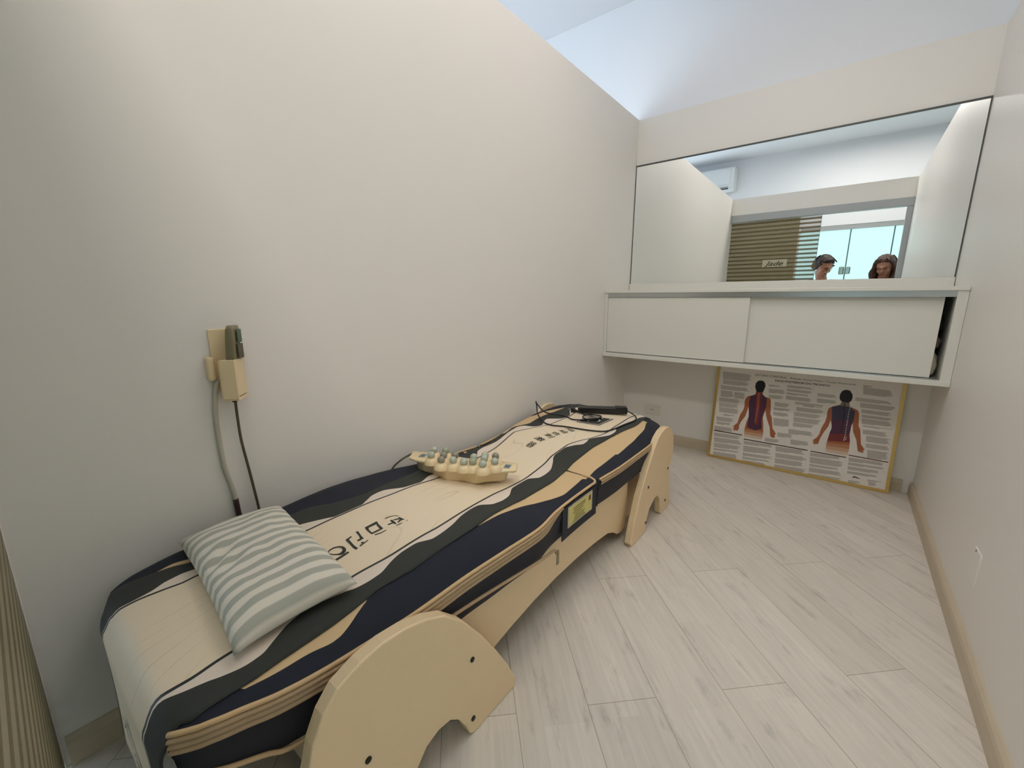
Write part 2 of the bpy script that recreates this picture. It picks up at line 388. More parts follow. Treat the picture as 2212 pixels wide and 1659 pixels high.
# lock on the joint of the glass doors
bm = bmesh.new(); bm_box(bm, (-.148, YE-.044, 1.288), (-.092, YE-.010, 1.386), .012, seg=3)
bm_box(bm, (-.088, YE-.044, 1.292), (-.030, YE-.014, 1.382), .012, seg=3)
bmesh.ops.create_cone(bm, cap_ends=True, segments=20, radius1=.013, radius2=.011, depth=.012, matrix=Matrix.Translation((-.122, YE-.006, 1.34)) @ Matrix.Rotation(math.pi/2, 4, 'X'))
lk = from_bm('door_lock', bm, M['chrome'], win)

# skirting
def skirting(name, a, b, nrm):
    """a, b: ends on the wall at floor level; nrm: direction into the room"""
    a = Vector(a); b = Vector(b); n_ = Vector(nrm)
    prof = [(0, 0), (.014, 0), (.014, .052), (.011, .062), (.004, .069), (0, .070)]
    V = [p+n_*o+Vector((0, 0, z)) for p in (a, b) for o, z in prof]; k = len(prof)
    F = [(i, (i+1) % k, k+(i+1) % k, k+i) for i in range(k)]+[tuple(range(k))[::-1], tuple(range(k, 2*k))]
    bm = bmesh.new(); vv = [bm.verts.new(v) for v in V]
    for f in F: bm.faces.new([vv[i] for i in f])
    bmesh.ops.recalc_face_normals(bm, faces=bm.faces[:])
    return structure(from_bm(name, bm, M['skirting']))
skirting('baseboard_left', (XL, -.026, 0), (XL, YB, 0), (1, 0, 0))
skirting('baseboard_right', (XR, 0, 0), (XR, YB-.016, 0), (-1, 0, 0))
skirting('baseboard_back', (XL+.014, YB, 0), (XR-.040, YB, 0), (0, -1, 0))
# ledge board under the mirror
structure(box('trim_1', (XL+.002, YB-.018, 1.046), (XR-.002, YB, 1.095), M['laminate'], None, .002))

# sliding glass front: track, jamb and the striped sliding panel
structure(box('trim_2', (XL, -.058, 1.868), (XR, .0, 1.948), M['alu_grey'], None, .003))
structure(box('trim_3', (.333, -.055, 0), (XR, -.004, 1.868), M['alu_grey'], None, .003))
door = thing('door_1', 'striped sliding glass panel with the word Jade', None, (-.77, -.03, 0), kind='structure')
DX0, DX1 = XL+.006, -.335
bm = bmesh.new()
bm_box(bm, (DX0, -.042, .012), (DX1, -.036, 1.866))
d = from_bm('striped_panel', bm, M['film'], door)
box('stile', (XL+.001, -.046, 0), (DX0, -.034, 1.868), M['partition'], door, .002)
box('glass_edge', (DX1, -.0425, .012), (DX1+.003, -.0355, 1.866), M['seam'], door)
box('name_plate', (-.839, -.0362, 1.348), (-.600, -.0345, 1.428), mat('pale_film', srgb(188, 184, 160), .5, noise_scale=9, noise_amt=.02), door)
vs, fs = text_mesh('Jade', .022)
x0 = min(v[0] for v in vs); x1 = max(v[0] for v in vs)
sl = .26
V = []
for v in vs:
    u = (v[0]-x0)/(x1-x0); h = v[1]/.72
    # reads correctly from inside the mirror's view: written for the corridor side
    V.append((-.815+u*.172+h*.026, -.0338, 1.362+h*.052))
mesh_obj('lettering', V, fs, M['olive_dk'], door, smooth=False)

# ---------------- mirror ----------------
mr = thing('wall_mirror', 'wide frameless mirror filling the wall above the white cabinet', 'mirror', ((XL+XR)/2, YB-.006, 1.095))
box('mirror_glass', (XL+.006, YB-.007, 1.096), (XR-.006, YB-.003, 1.845), M['mirror'], mr)
bm = bmesh.new()
bm_box(bm, (XL+.001, YB-.009, 1.845), (XR-.001, YB-.001, 1.854)); bm_box(bm, (XL+.002, YB-.008, 1.096), (XL+.006, YB-.001, 1.845)); bm_box(bm, (XR-.006, YB-.008, 1.096), (XR-.002, YB-.001, 1.845))
from_bm('mirror_edging', bm, M['mirror_edge'], mr)

# ---------------- wall cabinet ----------------
CY = 2.492
cab = thing('wall_cabinet', 'long white wall cabinet with two sliding doors under the mirror', 'cabinet', ((XL+XR)/2, CY, .632))
bm = bmesh.new()
bm_box(bm, (XL+.001, CY-.006, 1.030), (XR-.001, YB-.001, 1.046), .0015)     # top board
bm_box(bm, (XL+.001, CY-.010, .632), (XR-.001, YB-.001, .654), .0015)       # bottom board
bm_box(bm, (XL+.001, CY, .654), (XL+.019, YB-.001, 1.030))
bm_box(bm, (XR-.034, CY, .654), (XR-.001, YB-.001, 1.030))
bm_box(bm, (XL+.019, YB-.012, .654), (XR-.034, YB-.001, 1.030))
from_bm('carcass', bm, M['laminate'], cab)
bm = bmesh.new()
bm_box(bm, (XL+.019, CY-.002, 1.004), (XR-.034, CY+.004, 1.030)); bm_box(bm, (XL+.019, CY+.004, 1.010), (XR-.034, CY+.05, 1.030))
from_bm('track_rail', bm, M['alu'], cab)
from_bm('lower_rail', bm_box(bmesh.new(), (XL+.019, CY+.004, .654), (XR-.034, CY+.045, .659)), M['alu'], cab)
box('sliding_door', (XL+.020, CY+.004, .661), (-.400, CY+.020, 1.003), M['laminate'], cab, .001)
box('sliding_door', (-.425, CY+.024, .661), (.316, CY+.040, 1.006), M['laminate'], cab, .001)

# things inside the cabinet, seen through the gap beside the sliding door
def blob(name, c, r, m, parent=None, seed=0, amp=.12, flat_bottom=True, nz=3):
    bm = bmesh.new(); bmesh.ops.create_icosphere(bm, subdivisions=4, radius=1)
    for v in bm.verts:
        n_ = noise.noise(v.co*nz+Vector((seed, seed*2, 0)))*amp
        q = v.co*(1+n_); e = .75
        q = Vector([math.copysign(abs(a)**e, a) for a in q])
        v.co = Vector((c[0]+q.x*r[0], c[1]+q.y*r[1], c[2]+q.z*r[2]))
        if flat_bottom: v.co.z = max(v.co.z, c[2]-r[2]*.9)
    return from_bm(name, bm, m, parent, smooth=True)
tag(blob('folded_towel', (.292, 2.62, .7125), (.050, .080, .064), M['towel'], seed=3, amp=.1), 'off-white folded towel inside the wall cabinet, behind the half-open gap', 'towel')
tag(blob('pouch', (.294, 2.63, .808), (.048, .075, .033), M['pinkpouch'], seed=5, amp=.1), 'dusty pink pouch on top of the towel inside the cabinet', 'pouch')
tag(blob('pouch', (.290, 2.64, .888), (.050, .075, .046), M['pouch'], seed=8, amp=.16), 'dark bag topmost in the pile inside the cabinet', 'bag')

# ---------------- outlet and blank plate ----------------
def rounded_plate(bm, c, w_, h_, t_, r, axis='Y', sgn=-1, n=5):
    pts = [(-w_/2, -h_/2), (w_/2, -h_/2), (w_/2, h_/2), (-w_/2, h_/2)]
    pts = round_corners([Vector((a, b, 0)) for a, b in pts], r, n)
    def P(a, b, k):
        return (c[0]+a, c[1]+sgn*k, c[2]+b) if axis == 'Y' else (c[0]+sgn*k, c[1]+a, c[2]+b)
    A = [bm.verts.new(P(p[0], p[1], 0)) for p in pts]; B = [bm.verts.new(P(p[0], p[1], t_*.6)) for p in pts]
    D = [bm.verts.new(P(p[0]*(1-.04), p[1]*(1-.06), t_)) for p in pts]
    n_ = len(pts)
    for X, Y in ((A, B), (B, D)):
        for i in range(n_): bm.faces.new((X[i], X[(i+1) % n_], Y[(i+1) % n_], Y[i]))
    bm.faces.new(D); bm.faces.new(A[::-1])
    bmesh.ops.recalc_face_normals(bm, faces=bm.faces[:])
    return bm
ot = thing('wall_outlet', 'white three-pin power outlet low on the wall between bed and framed chart', 'outlet', (-.995, YB, .225))
from_bm('face_plate', rounded_plate(bmesh.new(), (-.995, YB, .225), .112, .072, .006, .012), M['outlet'], ot)
bm = rounded_plate(bmesh.new(), (-.995, YB-.0058, .225), .036, .022, .002, .008)
from_bm('socket', bm, M['outlet'], ot)
bm = bmesh.new()
for dx, dz in ((-.0095, 0), (.0095, 0), (0, -.003)):
    bmesh.ops.create_cone(bm, cap_ends=True, segments=12, radius1=.0028, radius2=.0028, depth=.001, matrix=Matrix.Translation((-.995+dx, YB-.0081, .226+dz)) @ Matrix.Rotation(math.pi/2, 4, 'X'))
from_bm('pin_holes', bm, M['slot'], ot)
bp_ = thing('blank_wall_plate', 'small blank white cover plate low on the bare wall beside the skirting', 'wall plate', (XR, 1.655, .245))
from_bm('face_plate', rounded_plate(bmesh.new(), (XR, 1.655, .245), .070, .105, .003, .008, 'X'), M['partition'], bp_)
bm = bmesh.new(); bmesh.ops.create_cone(bm, cap_ends=True, segments=10, radius1=.003, radius2=.003, depth=.001, matrix=Matrix.Translation((XR-.0032, 1.668, .291)) @ Matrix.Rotation(math.pi/2, 4, 'Y'))
from_bm('screw', bm, M['slot'], bp_)

# ---------------- massage bed ----------------
def interp(K, y):
    if y <= K[0][0]: return K[0][1]
    for i in range(len(K)-1):
        (a, va), (b, vb) = K[i], K[i+1]
        if y <= b:
            # monotone-ish cubic (catmull-rom tangents)
            p = K[i-1] if i > 0 else K[i]; q = K[i+2] if i+2 < len(K) else K[i+1]
            h = b-a
            m0 = (vb-p[1])/(b-p[0]); m1 = (q[1]-va)/(q[0]-a)
            d = (vb-va)/h
            for_m = lambda m: 0.0 if m*d <= 0 else (max(min(m, 3*d), 3*d) if abs(m) > abs(3*d) else m)
            m0 = for_m(m0); m1 = for_m(m1)
            t = (y-a)/h; t2 = t*t; t3 = t2*t
            return (2*t3-3*t2+1)*va+(t3-2*t2+t)*h*m0+(-2*t3+3*t2)*vb+(t3-t2)*h*m1
    return K[-1][1]
XN = [(.060,-.745),(.072,-.712),(.091,-.690),(.117,-.668),(.162,-.650),(.20,-.635),(.27,-.620),(.355,-.611),(.45,-.603),(.585,-.602),(.722,-.594),(.858,-.586),(.97,-.600),(1.1,-.604),(1.235,-.602),(1.4,-.591),(1.67,-.590),(1.85,-.606),(1.96,-.636),(2.02,-.662),(2.06,-.70)]
XW = [(.060,-1.10),(.072,-1.15),(.09,-1.172),(.14,-1.188),(.3,-1.194),(.9,-1.19),(1.07,-1.175),(1.235,-1.158),(1.3,-1.162),(1.45,-1.183),(1.6,-1.194),(1.9,-1.194),(2.0,-1.186),(2.06,-1.16)]
ZC = [(.060,.376),(.083,.392),(.14,.404),(.23,.414),(.457,.428),(.59,.436),(.75,.426),(.886,.410),(.95,.402),(1.09,.394),(1.25,.386),(1.378,.398),(1.479,.409),(1.588,.420),(1.7,.428),(1.87,.426),(2.0,.412),(2.06,.402)]
SEAM = .382
def bed_z(x, y):
    zc = interp(ZC, y); s = SEAM if y > .12 else SEAM-(.12-y)*.25
    z = zc
    r = interp(XN, y)-x
    if r < .11: z = zc-(zc-s)*(1-max(r, 0)/.11)**2
    r = x-interp(XW, y)
    if r < .03: z -= .02*(1-max(r, 0)/.03)**2
    if y < .09: z -= .010*((.09-y)/.025)**2
    return z

BED = json.loads('''{"BN":[[0.0709,-0.7688],[0.1003,-0.756],[0.1221,-0.7495],[0.1562,-0.7479],[0.1885,-0.7451],[0.25,-0.7411],[0.4085,-0.7428],[0.5009,-0.7346],[0.6204,-0.7343],[0.7365,-0.7519],[0.9076,-0.7787],[0.9973,-0.7828],[1.0727,-0.7876],[1.1567,-0.8035],[1.2444,-0.8222],[1.3102,-0.836],[1.3708,-0.8356],[1.4265,-0.8346],[1.487,-0.8104],[1.5436,-0.7778],[1.6219,-0.754],[1.7923,-0.7591],[1.9777,-0.7735]],"C2N":[[0.0706,-0.7625],[0.0842,-0.754],[0.1101,-0.7357],[0.1378,-0.7223],[0.1518,-0.7148],[0.1816,-0.7034],[0.2079,-0.7014],[0.2337,-0.7123],[0.2634,-0.7261],[0.2975,-0.7324],[0.3678,-0.7149],[0.3865,-0.7071],[0.4167,-0.7029],[0.444,-0.7037],[0.4808,-0.7172],[0.5143,-0.7236],[0.5519,-0.7225],[0.5905,-0.7053],[0.6556,-0.7153],[0.7235,-0.739],[0.7952,-0.7499],[0.8342,-0.7283],[0.8721,-0.7269],[0.9202,-0.7386],[0.9706,-0.7674],[0.9919,-0.7719],[1.0708,-0.7777],[1.1106,-0.7556],[1.1607,-0.7603],[1.2056,-0.772],[1.2611,-0.7999],[1.3147,-0.8282],[1.3809,-0.8354],[1.4361,-0.8086],[1.4638,-0.7823],[1.4931,-0.7811],[1.5189,-0.7864],[1.5967,-0.7311],[1.6448,-0.7258],[1.7108,-0.7452],[1.7569,-0.7323],[1.854,-0.7236],[1.9314,-0.7337]],"C3N":[[0.0859,-0.689],[0.0913,-0.69],[0.11,-0.6857],[0.1323,-0.6825],[0.1613,-0.6779],[0.187,-0.6731],[0.2196,-0.671],[0.2603,-0.6685],[0.3148,-0.6668],[0.3568,-0.6682],[0.3908,-0.6708],[0.4156,-0.6728],[0.4782,-0.6675],[0.5049,-0.6654],[0.6539,-0.6697],[0.708,-0.6738],[0.7882,-0.6835],[0.8729,-0.6902],[0.9883,-0.6977],[1.118,-0.704],[1.2001,-0.7187],[1.3023,-0.7358],[1.3542,-0.7356],[1.4535,-0.7346],[1.5378,-0.7214],[1.6136,-0.7114],[1.7782,-0.6893],[2.0037,-0.7185]],"C4N1":[[0.1637,-0.6755],[0.2149,-0.6611],[0.2667,-0.6531],[0.2996,-0.6457],[0.3154,-0.6455],[0.3374,-0.6512],[0.3631,-0.6612],[0.3908,-0.6708]],"C4N2":[[0.7036,-0.6745],[0.7928,-0.6759],[0.9087,-0.6665],[1.0189,-0.6402],[1.0682,-0.6326],[1.1442,-0.6386],[1.2043,-0.6459]],"C4N3":[[1.2135,-0.6347],[1.2958,-0.6439],[1.391,-0.6412],[1.4635,-0.6411],[1.4724,-0.6345],[1.6451,-0.6371],[1.7879,-0.6525],[1.8945,-0.6825]],"BW":[[0.0651,-1.0729],[0.0783,-1.0593],[0.1167,-1.0481],[0.1487,-1.0372],[0.1819,-1.0255],[0.2048,-1.025],[0.4177,-0.9931],[0.4817,-0.9896],[0.5496,-0.9824],[0.654,-0.9799],[0.7496,-0.9875],[0.856,-0.992],[1.1877,-1.0613],[1.3983,-1.1069],[1.4259,-1.1101],[1.5264,-1.0503],[1.5671,-1.0237],[1.6705,-1.0044],[1.7286,-1.0017],[1.9986,-1.0594]],"C2W":[[0.0642,-1.0772],[0.072,-1.0685],[0.1015,-1.0572],[0.133,-1.055],[0.1583,-1.0622],[0.1869,-1.0616],[0.2128,-1.0538],[0.4246,-1.0335],[0.457,-1.0197],[0.4916,-0.9996],[0.5051,-0.9898],[0.5633,-0.9807],[0.6004,-0.998],[0.6292,-1.014],[0.6713,-1.0207],[0.7324,-0.9969],[0.7894,-0.9965],[0.8586,-1.0284],[1.0107,-1.0496],[1.1319,-1.0725],[1.1748,-1.1038],[1.2328,-1.1194],[1.3039,-1.1162],[1.4187,-1.1339],[1.4727,-1.1357],[1.5065,-1.1126],[1.5172,-1.0725],[1.5533,-1.048],[1.5859,-1.0623],[1.6296,-1.0731],[1.6715,-1.0155],[1.7337,-1.0086],[1.8198,-1.0568],[1.8838,-1.0678],[1.9875,-1.0648]],"C3W":[[0.0765,-1.135],[0.1057,-1.1363],[0.145,-1.1227],[0.181,-1.1092],[0.2192,-1.0899],[0.4697,-1.1012],[0.5438,-1.0584],[0.6119,-1.041],[0.7092,-1.0583],[0.8218,-1.0791],[0.9327,-1.1123],[1.0989,-1.1137],[1.2535,-1.1814],[1.3553,-1.1849],[1.3909,-1.141],[1.4649,-1.15],[1.5443,-1.1117],[1.62,-1.1154],[1.7553,-1.1059],[1.8401,-1.1081],[1.9805,-1.1335]],"C4W1":[[0.1452,-1.1236],[0.1852,-1.1269],[0.2184,-1.1133]],"C4W2":[[1.1233,-1.138],[1.2526,-1.2012],[1.3018,-1.2011],[1.3654,-1.1978],[1.4227,-1.1921],[1.5028,-1.201],[1.5661,-1.2034],[1.6478,-1.16],[1.7437,-1.1492],[1.8738,-1.1183]],"ST":[[[-0.8257,0.4092],[-0.8274,0.4415],[-0.8215,0.442],[-0.8181,0.4098]],[[-0.8738,0.4626],[-0.8756,0.4788],[-0.8708,0.4777],[-0.8692,0.4686],[-0.8378,0.4631],[-0.8258,0.4622],[-0.8198,0.4632],[-0.8184,0.4564],[-0.8301,0.456],[-0.8493,0.4593]],[[-0.8805,0.494],[-0.8811,0.4997],[-0.8738,0.4989],[-0.8529,0.4932],[-0.8421,0.4919],[-0.8421,0.4765],[-0.8488,0.4777],[-0.8488,0.4863],[-0.8603,0.4904],[-0.8734,0.4936]],[[-0.8254,0.4697],[-0.828,0.4946],[-0.8252,0.4938],[-0.8212,0.4688]],[[-0.8329,0.478],[-0.8319,0.4829],[-0.8272,0.483],[-0.8259,0.4797],[-0.8296,0.4772]],[[-0.8332,0.5153],[-0.8277,0.5291],[-0.8257,0.5443],[-0.8236,0.5435],[-0.8242,0.5293],[-0.8289,0.5156]],[[-0.87,0.5708],[-0.8738,0.5749],[-0.871,0.5885],[-0.8647,0.5998],[-0.8543,0.6037],[-0.8542,0.6022],[-0.8636,0.5975],[-0.8681,0.5879],[-0.87,0.5744]],[[-0.8484,0.6007],[-0.8286,0.6017],[-0.8304,0.5972],[-0.8482,0.5963]],[[-0.8508,0.5824],[-0.844,0.5988],[-0.8383,0.5967],[-0.8465,0.5821]],[[-0.8317,0.5818],[-0.8397,0.5971],[-0.8327,0.5968],[-0.8276,0.5822]],[[-0.8538,0.5747],[-0.8518,0.5803],[-0.8277,0.5767],[-0.8288,0.5719]],[[-0.8436,0.5598],[-0.8407,0.575],[-0.8365,0.5741],[-0.839,0.5593]],[[-0.8225,0.57],[-0.8201,0.588],[-0.8182,0.5872],[-0.8197,0.57]],[[-0.8198,0.5999],[-0.8204,0.6055],[-0.8181,0.6037],[-0.8179,0.5999]]],"RG":[[[[-0.863,0.4122],[-0.8693,0.4189],[-0.8703,0.4296],[-0.8644,0.4401],[-0.8541,0.4457],[-0.842,0.4455],[-0.8325,0.4399],[-0.8275,0.4324],[-0.8298,0.4248],[-0.842,0.4161],[-0.8523,0.4108]],[[-0.8612,0.4134],[-0.8651,0.4189],[-0.8653,0.428],[-0.8613,0.436],[-0.8551,0.4394],[-0.8467,0.4391],[-0.8411,0.4359],[-0.8376,0.4293],[-0.8386,0.4231],[-0.8469,0.4166],[-0.855,0.4128]]],[[[-0.8794,0.5185],[-0.8782,0.553],[-0.8615,0.5471],[-0.8362,0.543],[-0.8398,0.5119],[-0.8669,0.5149]],[[-0.8708,0.5234],[-0.8682,0.5449],[-0.8601,0.5407],[-0.843,0.5377],[-0.8449,0.5167],[-0.8612,0.5188]]]],"CJ":[[[-0.9806,1.3291],[-0.9871,1.3792],[-0.9483,1.3736],[-0.9459,1.3255]],[[-0.9964,1.4081],[-0.9884,1.4385],[-0.9378,1.4268],[-0.9442,1.3926]],[[-0.9782,1.4588],[-0.9676,1.4828],[-0.92,1.471],[-0.9339,1.4431]],[[-0.9642,1.4969],[-0.9495,1.5173],[-0.9087,1.5039],[-0.9173,1.4783]],[[-0.9485,1.5316],[-0.9345,1.5496],[-0.8945,1.539],[-0.9037,1.5157]],[[-0.9368,1.5657],[-0.9221,1.5789],[-0.8799,1.5661],[-0.889,1.5483]]],"EM":[[-0.9313,1.6623],[-0.9286,1.7985],[-0.8097,1.8114],[-0.8176,1.6752]],"BL":[[-1.0554,0.9036],[-1.0188,0.9235],[-1.0273,0.8665],[-0.9921,0.8891],[-0.9633,0.9138],[-0.9697,0.8582],[-0.9374,0.8806],[-0.9005,0.8916],[-0.9026,0.9405],[-0.8781,0.9093],[-0.885,0.9756],[-0.8688,0.9534],[-0.8405,0.9153],[-0.8521,0.9906],[-0.8243,0.9548]],"PL":[[-1.1306,0.8526],[-1.165,0.8985],[-1.1192,0.9383],[-0.8497,1.0287],[-0.8046,1.0454],[-0.7673,0.9971],[-0.7873,0.9785],[-0.8156,0.9476],[-0.842,0.9044],[-0.8663,0.9019],[-0.9015,0.8968],[-0.9301,0.8743],[-0.9525,0.8509],[-1.0034,0.8577],[-1.0533,0.8616],[-1.0907,0.8512]]}''')
